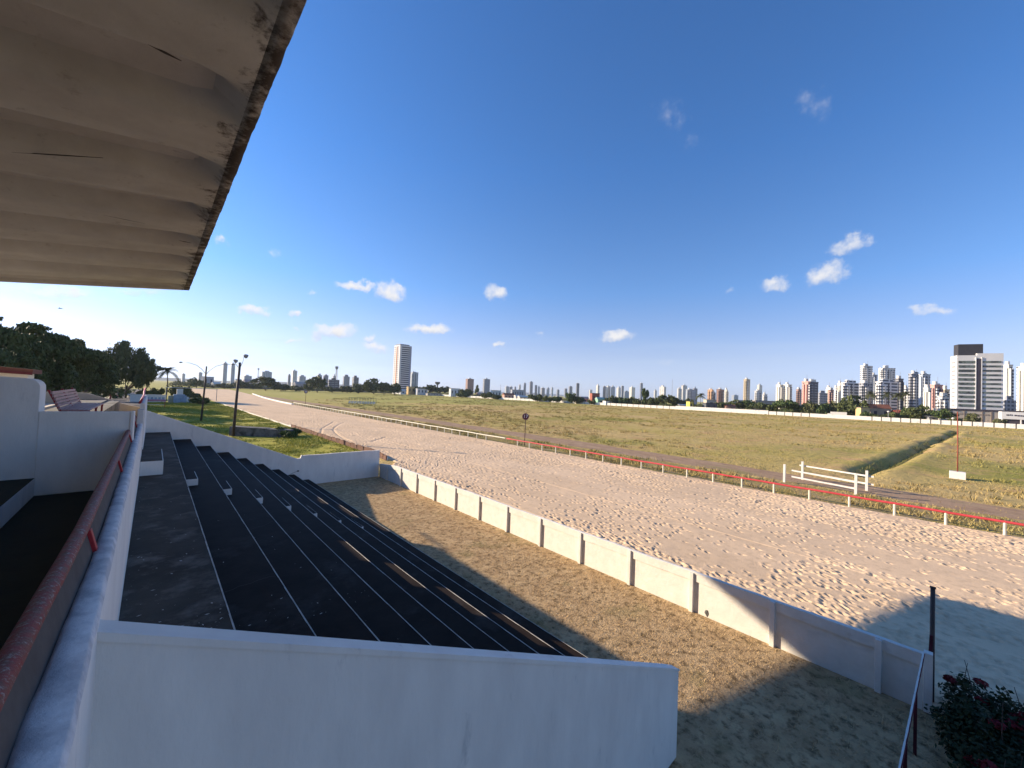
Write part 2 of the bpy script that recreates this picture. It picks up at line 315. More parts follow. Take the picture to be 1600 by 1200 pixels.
gx=dv0[0]+du[0]*Vv+dn[0]*(U+wob*(abs(U)<8)); gy=dv0[1]+du[1]*Vv+dn[1]*(U+wob*(abs(U)<8))
env=np.clip((Vv+2)/5,0,1)*np.clip((dl+4-Vv)/4,0,1)
gz=-.95*np.exp(-(U/.85)**2)*env+.28*np.exp(-((abs(U)-2.6)/.9)**2)*env*(.4+vnoise(Vv,U,4,5))
idx=np.arange(U.size).reshape(U.shape)
fa=np.stack([idx[:-1,:-1],idx[:-1,1:],idx[1:,1:],idx[1:,:-1]],-1).reshape(-1,4)
me=npmesh('ground',np.stack([gx.ravel(),gy.ravel(),gz.ravel()],-1),fa,True)
struct(link('ground',me,FIELD))

def strip(name,left,right,z,material,n=None,wave=0,seed=0):
    """sheet between two polylines given as (x,y) lists of equal length"""
    V=[];Fq=[]
    l=np.array(left,float); r=np.array(right,float)
    if n:
        s=np.linspace(0,1,n); k=np.linspace(0,1,len(l))
        l=np.stack([np.interp(s,k,l[:,i]) for i in (0,1)],-1); r=np.stack([np.interp(s,k,r[:,i]) for i in (0,1)],-1)
    if wave:
        l[:,0]+=(vnoise(l[:,1],l[:,1]*0,7,seed)-.5)*wave; r[:,0]+=(vnoise(r[:,1],r[:,1]*0,5,seed+1)-.5)*wave
    for a,b in zip(l,r): V+=[(a[0],a[1],z),(b[0],b[1],z)]
    for i in range(len(l)-1): Fq.append((2*i,2*i+1,2*i+3,2*i+2))
    return struct(link(name,npmesh(name,V,Fq),material))
PADDOCK=groundmat('dry_lawn',[((.44,.30,.16),0,0,0),((.56,.40,.22),1.3,.4,.62),((.18,.125,.065),4,.48,.66),((.23,.20,.085),.35,.56,.75)],1.0,11,.07)
LAWN=groundmat('green_lawn',[((.40,.35,.06),0,0,0),((.25,.26,.04),.25,.45,.62),((.36,.27,.10),.12,.52,.68),((.09,.10,.03),.9,.62,.78)],.8,3,.15)
DIRT=groundmat('dirt',[((.34,.225,.14),0,0,0),((.42,.29,.185),.5,.4,.65),((.22,.145,.09),1.5,.5,.7),((.27,.22,.09),.25,.56,.70)],.6,3,.08,stretch=(1,.35,1))
ASPH=groundmat('car_park_surface',[((.11,.10,.095),0,0,0),((.17,.15,.13),.3,.4,.7)],.5,4,.05)
strip('paddock_ground',[(-.3,-30),(-.3,34.3)],[(15.5,-30),(15.5,34.3)],.012,PADDOCK)
strip('green_lawn',[(-.3,34.4),(-.3,60),(-1,120),(-2,175),(4,215),(12,330),(20,560)],[(15.6,34.4),(20,46),(19.7,80),(19.3,120),(18.8,180),(19,300),(22,560)],.008,LAWN,60)
strip('dirt_path',[(48.2,-40),(49.0,-5),(49.6,20),(50.5,50),(51,110),(50.5,200),(50,330)],[(56.2,-40),(54.0,-5),(55.2,20),(56.8,50),(57,110),(56,200),(55.5,330)],.010,DIRT,240,1.3,4)
strip('car_park',[(-75,36),(-75,420)],[(-1.2,36),(-3.5,420)],.006,ASPH)
strip('rail_verge',[(40.7,-40),(40.7,60),(41.8,180),(41.8,330)],[(48,-40),(49.5,60),(50.5,180),(50,330)],.008,groundmat('verge',[((.30,.24,.08),0,0,0),((.38,.27,.14),.4,.42,.58),((.18,.19,.05),.8,.54,.72)],.8,3,.10),200,1.0,8)

# sand: trampled surface with real prints
def sandmat(far):
    m=bpy.data.materials.new('sand'); m.use_nodes=True; t=m.node_tree; b=t.nodes['Principled BSDF']; b.inputs['Roughness'].default_value=.95; b.inputs['Specular IOR Level'].default_value=.1
    g=N(t,'ShaderNodeNewGeometry')
    def nz_(s,d=6,st=(1,1,1)):
        mp_=N(t,'ShaderNodeMapping'); mp_.inputs['Scale'].default_value=st; t.links.new(g.outputs['Position'],mp_.inputs[0])
        n=N(t,'ShaderNodeTexNoise'); n.inputs['Scale'].default_value=s; n.inputs['Detail'].default_value=d; t.links.new(mp_.outputs[0],n.inputs['Vector']); return n.outputs['Fac']
    mx=N(t,'ShaderNodeMix',data_type='RGBA'); rm=N(t,'ShaderNodeMapRange'); t.links.new(nz_(.25,6,(1,.4,1)),rm.inputs[0]); rm.inputs[1].default_value=.35; rm.inputs[2].default_value=.65
    t.links.new(rm.outputs[0],mx.inputs[0]); mx.inputs[6].default_value=(.73,.535,.345,1); mx.inputs[7].default_value=(.63,.46,.295,1)
    m2_=N(t,'ShaderNodeMix',data_type='RGBA'); r2=N(t,'ShaderNodeMapRange'); t.links.new(nz_(3,8),r2.inputs[0]); r2.inputs[1].default_value=.5; r2.inputs[2].default_value=.75; r2.inputs[4].default_value=.5
    t.links.new(r2.outputs[0],m2_.inputs[0]); t.links.new(mx.outputs[2],m2_.inputs[6]); m2_.inputs[7].default_value=(.40,.29,.18,1)
    t.links.new(m2_.outputs[2],b.inputs['Base Color'])
    h=nz_(14,5)
    bp=N(t,'ShaderNodeBump'); bp.inputs['Strength'].default_value=.5; bp.inputs['Distance'].default_value=.03; t.links.new(h,bp.inputs['Height'])
    # coarse pock marks for where the mesh is too coarse
    vo=N(t,'ShaderNodeTexVoronoi',feature='SMOOTH_F1'); vo.inputs['Scale'].default_value=2.2; t.links.new(g.outputs['Position'],vo.inputs['Vector'])
    vm=N(t,'ShaderNodeMapRange'); t.links.new(vo.outputs['Distance'],vm.inputs[0]); vm.inputs[1].default_value=.05; vm.inputs[2].default_value=.45
    vk=wm('MULTIPLY',vm.outputs[0],wm('GREATER_THAN',nz_(.7,3),.45,tree=t),tree=t)
    b2=N(t,'ShaderNodeBump'); b2.inputs['Strength'].default_value=.7 if far else .0; b2.inputs['Distance'].default_value=.05; t.links.new(vk,b2.inputs['Height']); t.links.new(bp.outputs[0],b2.inputs['Normal'])
    t.links.new(b2.outputs[0],b.inputs['Normal']); return m
SAND=sandmat(False); SANDFAR=sandmat(True)
ys=[-16.0]
while ys[-1]<150:
    yv=ys[-1]; ys.append(yv+.052+max(0,yv-4)*.0034)
ys=np.array(ys); 
SUB=1.0
nx=500; sx=np.linspace(0,1,nx)
xl=np.interp(ys,[-16,34.5,34.8,40,150],[15.62,15.62,15.9,20.0,19.1]); xr=41.35+(vnoise(ys,ys*0,3,9)-.5)*.5+np.clip(ys-30,0,150)*.006
xl=xl+0*ys
X=xl[:,None]+(xr-xl)[:,None]*sx[None,:]; Yg=np.repeat(ys[:,None],nx,1)
Zs=.03+.05*(vnoise(X,Yg,5,1)-.5)+.022*(vnoise(X,Yg,1.4,2)-.5)+.012*(vnoise(X,Yg,.4,12)-.5)
Zs=np.maximum(Zs,.02)+.04
def stamp(cx_,cy_,ang,a,b,dep,rim):
    j0=np.searchsorted(ys,cy_-2.2*a); j1=np.searchsorted(ys,cy_+2.2*a)+1
    if j1-j0<2: return
    row=min(max(j0,0),len(ys)-1); w=(xr[row]-xl[row])/(nx-1)
    i0=int((cx_-2.2*a-xl[row])/w); i1=int((cx_+2.2*a-xl[row])/w)+2
    i0=max(i0,0); i1=min(i1,nx); 
    if i1-i0<1: return
    dx=X[j0:j1,i0:i1]-cx_; dy=Yg[j0:j1,i0:i1]-cy_; c,s=math.cos(ang),math.sin(ang)
    u=(dx*c+dy*s)/a; v=(-dx*s+dy*c)/b; q=u*u+v*v
    Zs[j0:j1,i0:i1]+= -dep*np.exp(-q*1.6)+rim*np.exp(-((np.sqrt(q)-1.55)/.45)**2)*(1+.8*u)
prn=[]
for k in range(7500):
    y_=-16+166*random.random()**1.7; prn.append((random.uniform(15.8,41),y_))
for k in range(480):
    x0=random.choice([random.uniform(16,41),random.triangular(16,25,17.5),random.uniform(34,40.5)]); y0=-16+random.random()**1.6*150; ln=random.uniform(5,26); dr=random.gauss(0,.06); n=int(ln/.75)
    for q in range(n): prn.append((x0+dr*q*.75+random.gauss(0,.16),y0+q*.75+random.gauss(0,.12)))
for (x_,y_) in prn:
    f=1+max(0,y_-14)*.010
    if vnoise(np.array([x_]),np.array([y_]),6,33)[0]<.28 and random.random()<.8: continue
    stamp(x_,y_,random.gauss(1.4,.35),random.uniform(.10,.165)*f,random.uniform(.065,.10)*f,random.uniform(.04,.08),random.uniform(.008,.018))
# wheel tracks
for path in ([(521.9,660),(513,665),(503,671),(501,680)],[(537.8,661),(530,664),(522.8,669),(521,673),(523.8,677),(530,682),(536.9,686),(550,691),(580,691),(604,684)]):
    P=[at(px,py,2,0)[:2] for px,py in path]
    for a,b in zip(P[:-1],P[1:]):
        n=max(2,int(np.linalg.norm(b-a)/.3))
        for q in range(n):
            p=a+(b-a)*q/n; stamp(p[0],p[1],0,.24,.24,.075,.0)
for xo in (17.0,18.3,25.2,38.6):   # long wheel and harrow lines
    for yy in np.arange(-14,60,.35):
        stamp(xo+ .6*math.sin(yy*.05+xo)+.02*yy,yy,1.57,.28,.10,.03,.004)
Zs=np.clip(Zs,-.09,.2)+.05
Zs[:,0]=-.02; Zs[:,-1]=.0
idx=np.arange(X.size).reshape(X.shape)
fa=np.stack([idx[:-1,:-1],idx[:-1,1:],idx[1:,1:],idx[1:,:-1]],-1).reshape(-1,4)
V=np.stack([X.ravel(),Yg.ravel(),Zs.ravel()],-1)
n0=len(V)
fl=[(19.1,149.8),(18.8,200),(20.5,300),(22,400),(24,560)]; fr=[(42,149.8),(44,220),(50,300),(58,420),(66,560)]
V2=[];F2=[]
for a,b in zip(fl,fr): V2+=[(a[0],a[1],.06),(b[0],b[1],.06)]
for i in range(len(fl)-1): F2.append((n0+2*i,n0+2*i+1,n0+2*i+3,n0+2*i+2))
V=np.concatenate([V,V2]); mi=np.concatenate([(Yg[:-1,:-1].ravel()>26).astype(int),[1]*len(F2)]); fa=np.concatenate([fa,F2])
me=npmesh('sand_track',V,fa,True,mi); struct(link('sand_track',me,[SAND,SANDFAR]))

# grass blades as one mesh
def blades(name,pts,h,w,lean,material,label,seed=1,cat='grass'):
    g=np.random.default_rng(seed); n=len(pts); p=np.asarray(pts,float)
    hh=h*(.5+g.random(n)) if np.isscalar(h) else h*(.5+g.random(n)); a=g.random(n)*2*np.pi; la=g.random(n)*2*np.pi; ww=w if not np.isscalar(w) else np.full(n,w)
    l=lean*(.3+g.random(n))*hh
    base=np.stack([p[:,0],p[:,1],p[:,2] if p.shape[1]>2 else np.zeros(n)],-1); wv=np.stack([np.cos(a),np.sin(a),0*a],-1)*ww[:,None]
    top=base+np.stack([np.cos(la)*l,np.sin(la)*l,hh],-1)
    V=np.stack([base-wv,base+wv,top],1).reshape(-1,3); Fq=np.arange(3*n).reshape(-1,3)
    o=link(name,npmesh(name,V,Fq),material); tag(o,label,cat,kind='stuff'); return o
STRAW=mat('straw',(.66,.48,.26),(.44,.31,.155),scale=1.6,rough=.9,lo=.35,hi=.65,stain=(.16,.15,.06),slo=.55,shi=.7,stainscale=.4)
GREENB=mat('green_blades',(.38,.36,.055),(.25,.27,.045),scale=.35,rough=.8,stain=(.38,.30,.11),slo=.52,shi=.66,stainscale=.18)
FIELDB=mat('field_blades',(.33,.265,.085),(.38,.28,.115),scale=.03,rough=.85,lo=.42,hi=.6,stain=(.24,.235,.065),slo=.50,shi=.64,stainscale=.018)
g=np.random.default_rng(5)
n=90000; x=g.random(n)*15.7-.2; y=-8+g.random(n)**1.25*42.2; k=(vnoise(x,y,.35,21)>.35)&((x>9.9)|(y<3.7)); k&=(x<15.3)
blades('dry_grass',np.stack([x[k],y[k],0*x[k]],-1),.065,.010,1.3,STRAW,'short dry straw-coloured grass between the terrace steps and the panel wall',2)
x=g.random(80000)*24-2; y=34.8+g.random(80000)**1.5*150; c=vnoise(x,y,3.2,8)*.7+vnoise(x,y,1.1,9)*.5; lim=np.interp(y,[34,46,180],[15.6,19.8,18.8]); k=(c>.42)&(x<lim)&(x>-1)
blades('green_grass',np.stack([x[k],y[k],0*x[k]],-1),(.12+.5*np.clip(c[k]-.62,0,1))*(1+.004*y[k]),.022+.0004*y[k],.8,GREENB,'long uneven green grass beyond the sloping end wall, left of the sand',3)
r=g.random(240000); D=44+ (r**1.7)*330; an=g.random(len(r))*R(88)+R(2)
x=41.5+(g.random(len(r))**2.2)*300; y=-40+g.random(len(r))*(70+x*1.1)
c=vnoise(x,y,2.2,11)*.5+vnoise(x,y,9,12)*.6; road=(x>np.interp(y,[-40,-5,20,50,110],[48.2,49,49.6,50.5,51])-.3)&(x<np.interp(y,[-40,-5,20,50,110],[56.2,54,55.2,56.8,57])+.2)
vv=(x-dv0[0])*du[0]+(y-dv0[1])*du[1]; uu=abs((x-dv0[0])*dn[0]+(y-dv0[1])*dn[1]); dit=(uu<2.0)&(vv>-1)&(vv<dl+2)
k=(c>.45)&~dit&((~road)|(g.random(len(x))<.05)); hh=(.07+.22*np.clip(c[k]-.55,0,1))*(1+x[k]*.003)
blades('field_grass',np.stack([x[k],y[k],0*x[k]],-1),hh,.014+x[k]*.0003,1.0,FIELDB,'rough olive and straw-coloured grass covering the infield',4)
# tussocks over the middle distance
nt_=9500; tx=43+(g.random(nt_)**1.5)*300; ty=-60+(g.random(nt_)**1.15)*(190+tx*1.6); cc=vnoise(tx,ty,26,51)*.6+vnoise(tx,ty,7,52)*.5
rd_=(tx>np.interp(ty,[-40,-5,20,50,110],[48.2,49,49.6,50.5,51])-1)&(tx<np.interp(ty,[-40,-5,20,50,110],[56.2,54,55.2,56.8,57])+1)
u_t=abs((tx-dv0[0])*dn[0]+(ty-dv0[1])*dn[1]); kk=(cc>.52)&~rd_&(u_t>2.6); tx,ty,cc=tx[kk],ty[kk],cc[kk]; rp=26
rs_=(.25+.9*g.random(len(tx))); bx=np.repeat(tx,rp)+np.repeat(rs_,rp)*g.normal(size=len(tx)*rp)*.6; by=np.repeat(ty,rp)+np.repeat(rs_,rp)*g.normal(size=len(tx)*rp)*.6
blades('tussock_grass',np.stack([bx,by,0*bx],-1),np.repeat(.16+.30*g.random(len(tx)),rp),.03+.0003*bx,.8,FIELDB,'scattered tussocks of taller grass on the open infield',14)
# lush grass lining the ditch
v=g.random(9000)*(dl+2)-1; u=(g.random(9000)-.5)*4.6; x=dv0[0]+du[0]*v+dn[0]*u; y=dv0[1]+du[1]*v+dn[1]*u
z=-.95*np.exp(-(u/.85)**2)
blades('ditch_grass',np.stack([x,y,z],-1)[(abs(u)<1.15)],.28,.04,.6,mat('ditch_green',(.09,.10,.028),(.16,.14,.045),scale=.5),'dark green tall grass lining the ditch across the infield',6)

# ---------------------------------------------------------------- stands
EX=lambda i:1.0+1.08*i
EZ=lambda i:4.58-.517*i
YN,YF=3.9,34.3
PXO,PXI=-.2,-.345
terr=thing('terrace_steps',(4.8,19,0),'black stepped concrete terrace with thin white edge lines','terrace steps')
TL=(-4.8,-19,0)
for i in range(9):
    x0=PXO+.002 if i==0 else EX(i-1); b=MB(); b.box(x0+(0 if i==0 else .001),EX(i),YN+.12 if i<8 else 5.4,YF-.002,-.3 if i==8 else EZ(i+1)-.12 if i<8 else 0,EZ(i))
    o=b.build('step',CONC_GREY if i==0 else CONC_DARK,terr,TL)
    if i==0: o['label']='top step, greyer and dusty'
    l=MB(); n=60
    y00=YN if i<8 else 5.3
    for q in range(n):      # painted nosing line, slightly wavering and worn
        ya=y00+.125+(YF-y00-.14)*q/n; yb=y00+.125+(YF-y00-.14)*(q+1)/n; wl=.010+.008*random.random()
        l.hexa([(EX(i)-wl,ya,EZ(i)-.02),(EX(i)+.004,ya,EZ(i)-.02),(EX(i)+.004,yb,EZ(i)-.02),(EX(i)-wl,yb,EZ(i)-.02),(EX(i)-wl,ya,EZ(i)+.004),(EX(i)+.004,ya,EZ(i)+.004),(EX(i)+.004,yb,EZ(i)+.004),(EX(i)-wl,yb,EZ(i)+.004)])
    l.build('edge_line',STEP_LINE,terr,TL)
# flecks of spilt white paint and a few cracks on the treads
b=MB(); rq=random.Random(4)
for k in range(420):
    i=0 if rq.random()<.75 else rq.choice((1,2,3)); y=YN+.2+rq.random()**2*16; x=(PXO+.05+rq.random()**1.6*1.1) if i==0 else EX(i-1)+.1+rq.random()*.85
    if rq.random()<.4: y=6.2+rq.gauss(0,.35)+ (x*.8); 
    if not(YN+.15<y<YF-.3) or x>EX(i)-.05: continue
    a_=rq.random()*6.28; l_=.006+.03*rq.random()**3; w_=l_*rq.uniform(.25,.6); c_,s_=math.cos(a_),math.sin(a_); z=EZ(i)+.0025
    b.poly([(x-c_*l_,y-s_*l_,z),(x+s_*w_,y-c_*w_,z),(x+c_*l_,y+s_*l_,z),(x-s_*w_,y+c_*w_,z)])
o=b.build('paint_flecks',STEP_LINE,terr,TL); o['kind']='stuff'
for (i,y,dx_) in ((0,7.3,.5),(0,12.2,.3),(1,9.0,.4),(2,14,.35),(0,5.0,.6)):
    b=MB(); x=(PXO if i==0 else EX(i-1))+.1; z=EZ(i)+.002; P=[(x,y)]
    for q in range(9): P.append((P[-1][0]+.105,P[-1][1]+rq.gauss(dx_*.1,.05)))
    for p,q_ in zip(P[:-1],P[1:]): b.poly([(p[0],p[1]-.004,z),(q_[0],q_[1]-.004,z),(q_[0],q_[1]+.004,z),(p[0],p[1]+.004,z)])
    b.build('crack',DARKMETAL,terr,TL)
# mass under the terrace
MB().prism([(PXO+.01,0),(8.5,0),(8.5,.3),(PXO+.01,4.4)],'y',YN+.14,YF-.02).build('base',CONC_DARK,terr,TL)
names=['large','second','third','fourth','fifth','sixth','seventh','lowest']
where=['large white half-step block against the parapet on the top step']+['small white half-step block on the %s terrace step from the top'%w for w in ('second','third','fourth','fifth','sixth','seventh','eighth')]
for i in range(8):
    if i==0: x0,x1,z0,z1,y0,y1=PXO+.004,.42,EZ(0)+.001,EZ(0)+.52,18.95,22.2
    else: x0,x1,z0,z1,y0,y1=EX(i-1)+.004,EX(i-1)+.44,EZ(i)+.001,EZ(i)+.262,18.95,20.0+.6
    t=thing('half_step',((x0+x1)/2,(y0+y1)/2,z0),where[i],'step block','half-step blocks down the terrace'); o_=(-(x0+x1)/2,-(y0+y1)/2,-z0)
    MB().box(x0,x1,y0,y1,z0,z1-.02).build('block',WHITE,t,o_,bevel=.008)
    MB().box(x0+.006,x1-.03,y0+.03,y1-.01,z1-.021,z1).build('tread',CONC_GREY if i==0 else CONC_DARK,t,o_)
# near and far end walls
nw=thing('near_end_wall',(4.4,YN,0),'broad smooth white wall across the near end of the terrace','wall')
MB().prism([(-.205,-.2),(9.02,-.2),(9.02,1.90),(8.6,2.10),(-.205,6.202)],'y',YN-.02,YN+.14).build('wall',WHITE,nw,(-4.4,-YN,0),bevel=.006)
MB().prism([(-.212,6.205),(8.6,2.105),(9.03,1.905),(9.03,1.945),(8.62,2.15),(-.212,6.268)],'y',YN-.035,YN+.155).build('coping',WHITE,nw,(-4.4,-YN,0))
fw=thing('far_end_wall',(7.7,YF,0),'white wall sloping down the far end of the terrace, then running level to the track','wall')
prof=[(PXO+.002,-.2),(15.5,-.2),(15.5,2.38)]
xs=np.linspace(15.5,9.15,18)[1:]
prof+=[(x_,2.40+.035*(random.random()-.5)) for x_ in xs]+[(9.02,2.44),(8.95,2.2),(8.7,2.18)]+[(PXO+.002,5.99)]
MB().prism(prof,'y',YF,YF+.17).build('wall',WHITE,fw,(-7.7,-YF,0))
mb=MB(); mb.box(8.75,8.87,YF-.05,YF-.001,1.15,1.25); mb.tube([(8.8,YF-.02,1.2),(8.4,YF-.012,1.06),(8.05,YF-.01,.86)],.012,6); mb.build('pipe_stub',DARKMETAL,fw,(-7.7,-YF,0))

# parapet along the upper deck
pp=thing('parapet',(-.27,10,5.1),'long white parapet wall with worn top between upper deck and terrace','parapet wall'); po=(.27,-10,-5.1)
def parapet_seg(y0,y1,zt,mm_top):
    # outer face leans a little; the top is rounded and chipped
    n=max(2,int((y1-y0)/.12)); prof_n=9; V=[];Fq=[];mi=[]
    base=[(PXO,-.1),(PXO,4.4),(-.196,zt-.35),(-.200,zt-.07),(-.222,zt-.014),(-.262,zt),(-.305,zt+.004),(-.335,zt-.012),(-.35,zt-.05),(-.352,zt-.4),(-.352,3.9)]
    for j in range(n+1):
        y=y0+(y1-y0)*j/n
        for i,(a,b) in enumerate(base):
            w=1 if 2<i<9 else (.3 if i in(2,9) else 0)
            da=(vnoise(np.array([y]),np.array([i*.35]),.22,40)[0]-.5)*.011*w+(vnoise(np.array([y]),np.array([i*2.]),1.6,41)[0]-.5)*.010*w
            dz=(vnoise(np.array([y]),np.array([i*.5]),.3,42)[0]-.5)*.014*w
            V.append((a+da-(.045*min(1,max(0,(5.2-y)/2.2)) if 5<=i<=10 else 0),y,b+dz))
    k=len(base)
    for j in range(n):
        for i in range(k-1):
            a=j*k+i; Fq.append((a,a+1,a+k+1,a+k)); mi.append(1 if 3<=i<=7 else 0)
    me=npmesh('wall',V,Fq,True,mi); o=link('wall',me,[WHITE,WHITE_OLD],pp,po)
    for yq in (y0,y1): e=MB(); e.poly([(a,yq,b) for a,b in base]); e.build('end_face',WHITE,pp,po)
parapet_seg(-9,20.4,6.35,1); parapet_seg(22.75,34.45,6.98,1)
MB().box(-.37,-.19,20.0,20.45,5.0,6.86).build('end_post',WHITE,pp,po,bevel=.02)
MB().box(-.352,PXO,20.46,22.74,-.1,5.12).build('sill',CONC_GREY,pp,po)
hr=thing('handrail',(-.42,10,6.35),'worn red handrail on short posts along the white parapet','handrail'); ho=(.42,-10,-6.35)
mb=MB(); n=90; pts=[(-.422-.035*min(1,max(0,(5.2-(-8+28.0*i/n))/2.2)),-8+28.0*i/n,6.585+.003*math.sin(i*1.7)) for i in range(n+1)]; mb.tube(pts,[.052+.002*random.random() for _ in pts],12); mb.build('rail',RAILWORN,hr,ho,smooth=True)
def strip_at(y): return -.035*min(1,max(0,(5.2-y)/2.2))
b=MB(); yq=[-8,0,3.0,3.6,4.2,4.7,5.2,19.4]
for a_,c_ in zip(yq[:-1],yq[1:]):
    u_,v_=strip_at(a_),strip_at(c_); b.hexa([(-.350+u_,a_,6.28),(-.330+u_,a_,6.28),(-.330+v_,c_,6.28),(-.350+v_,c_,6.28),(-.412+u_,a_,6.56),(-.400+u_,a_,6.56),(-.400+v_,c_,6.56),(-.412+v_,c_,6.56)])
b.build('rail_band',mat('taupe_band',(.10,.085,.075),(.075,.062,.055),scale=6),hr,ho)  # brown band added to fill the space between parapet top and rail
mb=MB(); mb.tube([(-.36,22.8,7.0),(-.36,28,7.01),(-.36,33.2,7.03),(-.38,34.6,7.2),(-.38,37.5,7.36)],.045,10); mb.build('rail',RED,hr,ho,smooth=True)
for y in (-3.4,1.0,5.45,9.8,14.2,18.5):
    k_=strip_at(y); MB().hexa([(-.345+k_,y-.04,6.30),(-.305+k_,y-.04,6.30),(-.305+k_,y+.05,6.30),(-.345+k_,y+.05,6.30),(-.398+k_,y-.04,6.55),(-.366+k_,y-.04,6.55),(-.366+k_,y+.05,6.55),(-.398+k_,y+.05,6.55)]).build('post',RED,hr,ho,bevel=.006)
MB().box(-.40,-.35,34.3,34.36,6.95,7.17).build('post',RED,hr,ho)

# upper deck: floor, tiers, cross walls
ud=thing('upper_deck',(-6,14,5.1),'dark upper deck of the grandstand with low steps behind the parapet','grandstand deck'); uo=(6,-14,-5.1)
MB().box(-14,-.353,-12,14.6,4.7,5.1).build('floor',FLOOR,ud,uo)
MB().box(-14,-.353,20.6,34.3,4.7,5.1).build('floor',FLOOR,ud,uo)
for i in range(11):
    x1=-1.97-i*.92; z=5.53+.45*i
    b=MB(); b.box(x1-.92 if i<10 else -14,x1,-12,14.6,5.1 if i==0 else z-.46,z-.004); b.build('tier',WHITE,ud,uo)
    MB().box((x1-.92 if i<10 else -14)+.002,x1-.004,-11.99,14.59,z-.004,z).build('tread',FLOOR,ud,uo)
    if i>0:
        b=MB(); b.box(x1-.92 if i<10 else -14,x1,14.75 if i<3 else 15.5,34.2 if i>0 else 20,z-.5,z); b.build('tier',CREAM,ud,uo)
MB().box(-1.97,-1.2,14.75,20.6,5.1,6.66).build('bench_platform_sun_block',CONC,ud,uo)
MB().box(-3,-1.97,14.75,34.1,5.1,6.66).build('bench_platform_sun_block',CONC,ud,uo)  # carried on past the bench to keep low sun off the upper treads
MB().box(-1.97,-1.45,20.61,34.1,5.1,6.6).build('bench_platform_sun_block',CONC,ud,uo)  # block added beyond the bench, also to stop sun through the parapet opening
MB().box(-14,PXO-.16,-12,34.2,-.2,4.7).build('undercroft',WHITE,ud,uo)
cw=thing('cross_wall',(-1.2,14.6,5.1),'low grey-white cross wall across the upper deck, right up to the handrail','wall'); co=(1.2,-14.6,-5.1)
MB().box(-1.99,-.39,14.6,14.76,5.1,7.12).build('wall',WHITE,cw,co,bevel=.025)
MB().prism([(-.395,14.57),(-.33,14.57),(-.31,14.80),(-.395,14.80)],'z',6.3,7.13).build('end_strip',WHITE,cw,co,bevel=.012)
cw2=thing('high_cross_wall',(-3.5,15,5.1),'thick higher cross wall with rounded top corner at the left edge of the upper deck','wall')
rc=[(-6.5,5.5),(-1.985,5.5),(-1.985,7.66)]+[(-1.985-.2*(1-math.cos(t)),7.70+.2*math.sin(t)) for t in np.linspace(.2,math.pi/2,6)]+[(-6.5,8.15)]
MB().prism(rc,'y',14.61,15.32).build('wall',WHITE,cw2,(3.5,-15,-5.1),bevel=.01)
ew=thing('cream_end_wall',(-3,34,5.1),'cream wall with a sloping top closing the far end of the upper deck','wall')
MB().prism([(-.36,4.7),(-.36,6.2),(-1.1,6.35),(-2.85,7.05),(-9,7.12),(-9,4.7)],'y',34.2,34.38).build('wall',CREAM,ew,(3,-34,-5.1))

# slatted bench on the deck
BENCHSL=mat('pale_red_slats',(.48,.30,.28),(.36,.20,.19),scale=8,rough=.6)
def bench(loc,rz,Lb,label):
    t=thing('slatted_bench',loc,label,'bench',rz=rz)
    for k in range(5): MB().box(-.03+.03*k/5,.0+.03*k/5,0,Lb,.0,0).build if False else None
    b=MB()
    for k in range(6): b.box(-.28-.03*k,-.245-.03*k,0,Lb,.42+.085*k,.49+.085*k)
    b.build('backrest',BENCHSL,t)
    s=MB()
    for k in range(6): s.box(-.22+.09*k,-.15+.09*k,0,Lb,.40,.435)
    s.build('seat',BENCHSL,t)
    for y in (.05,Lb/2,Lb-.12):
        f=MB(); f.box(-.24,.30,y,y+.05,.35,.40); f.box(-.24,-.19,y,y+.05,0,.35); f.box(.24,.29,y,y+.05,0,.35); f.hexa([(-.26,y,.36),(-.2,y,.36),(-.2,y+.05,.36),(-.26,y+.05,.36),(-.5,y,.95),(-.45,y,.95),(-.45,y+.05,.95),(-.5,y+.05,.95)]); f.build('leg_frame',RED,t)
    return t
bench((-1.55,15.9,6.66),0,4.2,'pale red slatted bench on the upper deck behind the low cross wall')

# ---------------------------------------------------------------- roof
rf=thing('stand_roof',(-4,14,12),'ribbed concrete canopy roof over the stand, stained dark along its free edge','roof'); ro=(4,-14,-12)
rr=.15; RZ=lambda x:14.27+rr*(x-1.54)
Yend=35.1; per=3.86
def prof_y(y):   # depth of fold below the plane
    p=((y-8.0)/per)%1.0
    if p<.42: return 0
    if p<.60: return (p-.42)/.18
    if p<.78: return 1
    return 1-(p-.78)/.22
yy=[]; y=Yend
ks=sorted(set([round(8.0+per*(k+f),4) for k in range(-7,8) for f in (0,.42,.60,.78)]+[round(v,2) for v in np.arange(-16,35,.5)]))
ks=[k for k in ks if -16<=k<Yend-.3]+[Yend-.3]
xs=[-17,-12,-8,-5,-3,-1.5,-.4,.36,1.26]
V=[];Fq=[]
for y in ks:
    for x in xs:
        amp=.80*prof_y(y); V.append((x,y,RZ(x)+amp*(1 if x<.5 else (1.27-x)/.9 if x<1.26 else 0)))
    
k=len(xs)
for j in range(len(ks)-1):
    for i in range(k-1): a=j*k+i; Fq.append((a,a+k,a+k+1,a+1))
me=npmesh('ribbed_soffit',V,Fq); link('ribbed_soffit',me,SLAB,rf,ro)
b=MB(); b.poly([(-17,-16,RZ(-17)+.5),(1.5,-16,RZ(1.5)+.5),(1.5,Yend,RZ(1.5)+.5),(-17,Yend,RZ(-17)+.5)]); b.build('top_slab',SLAB,rf,ro)
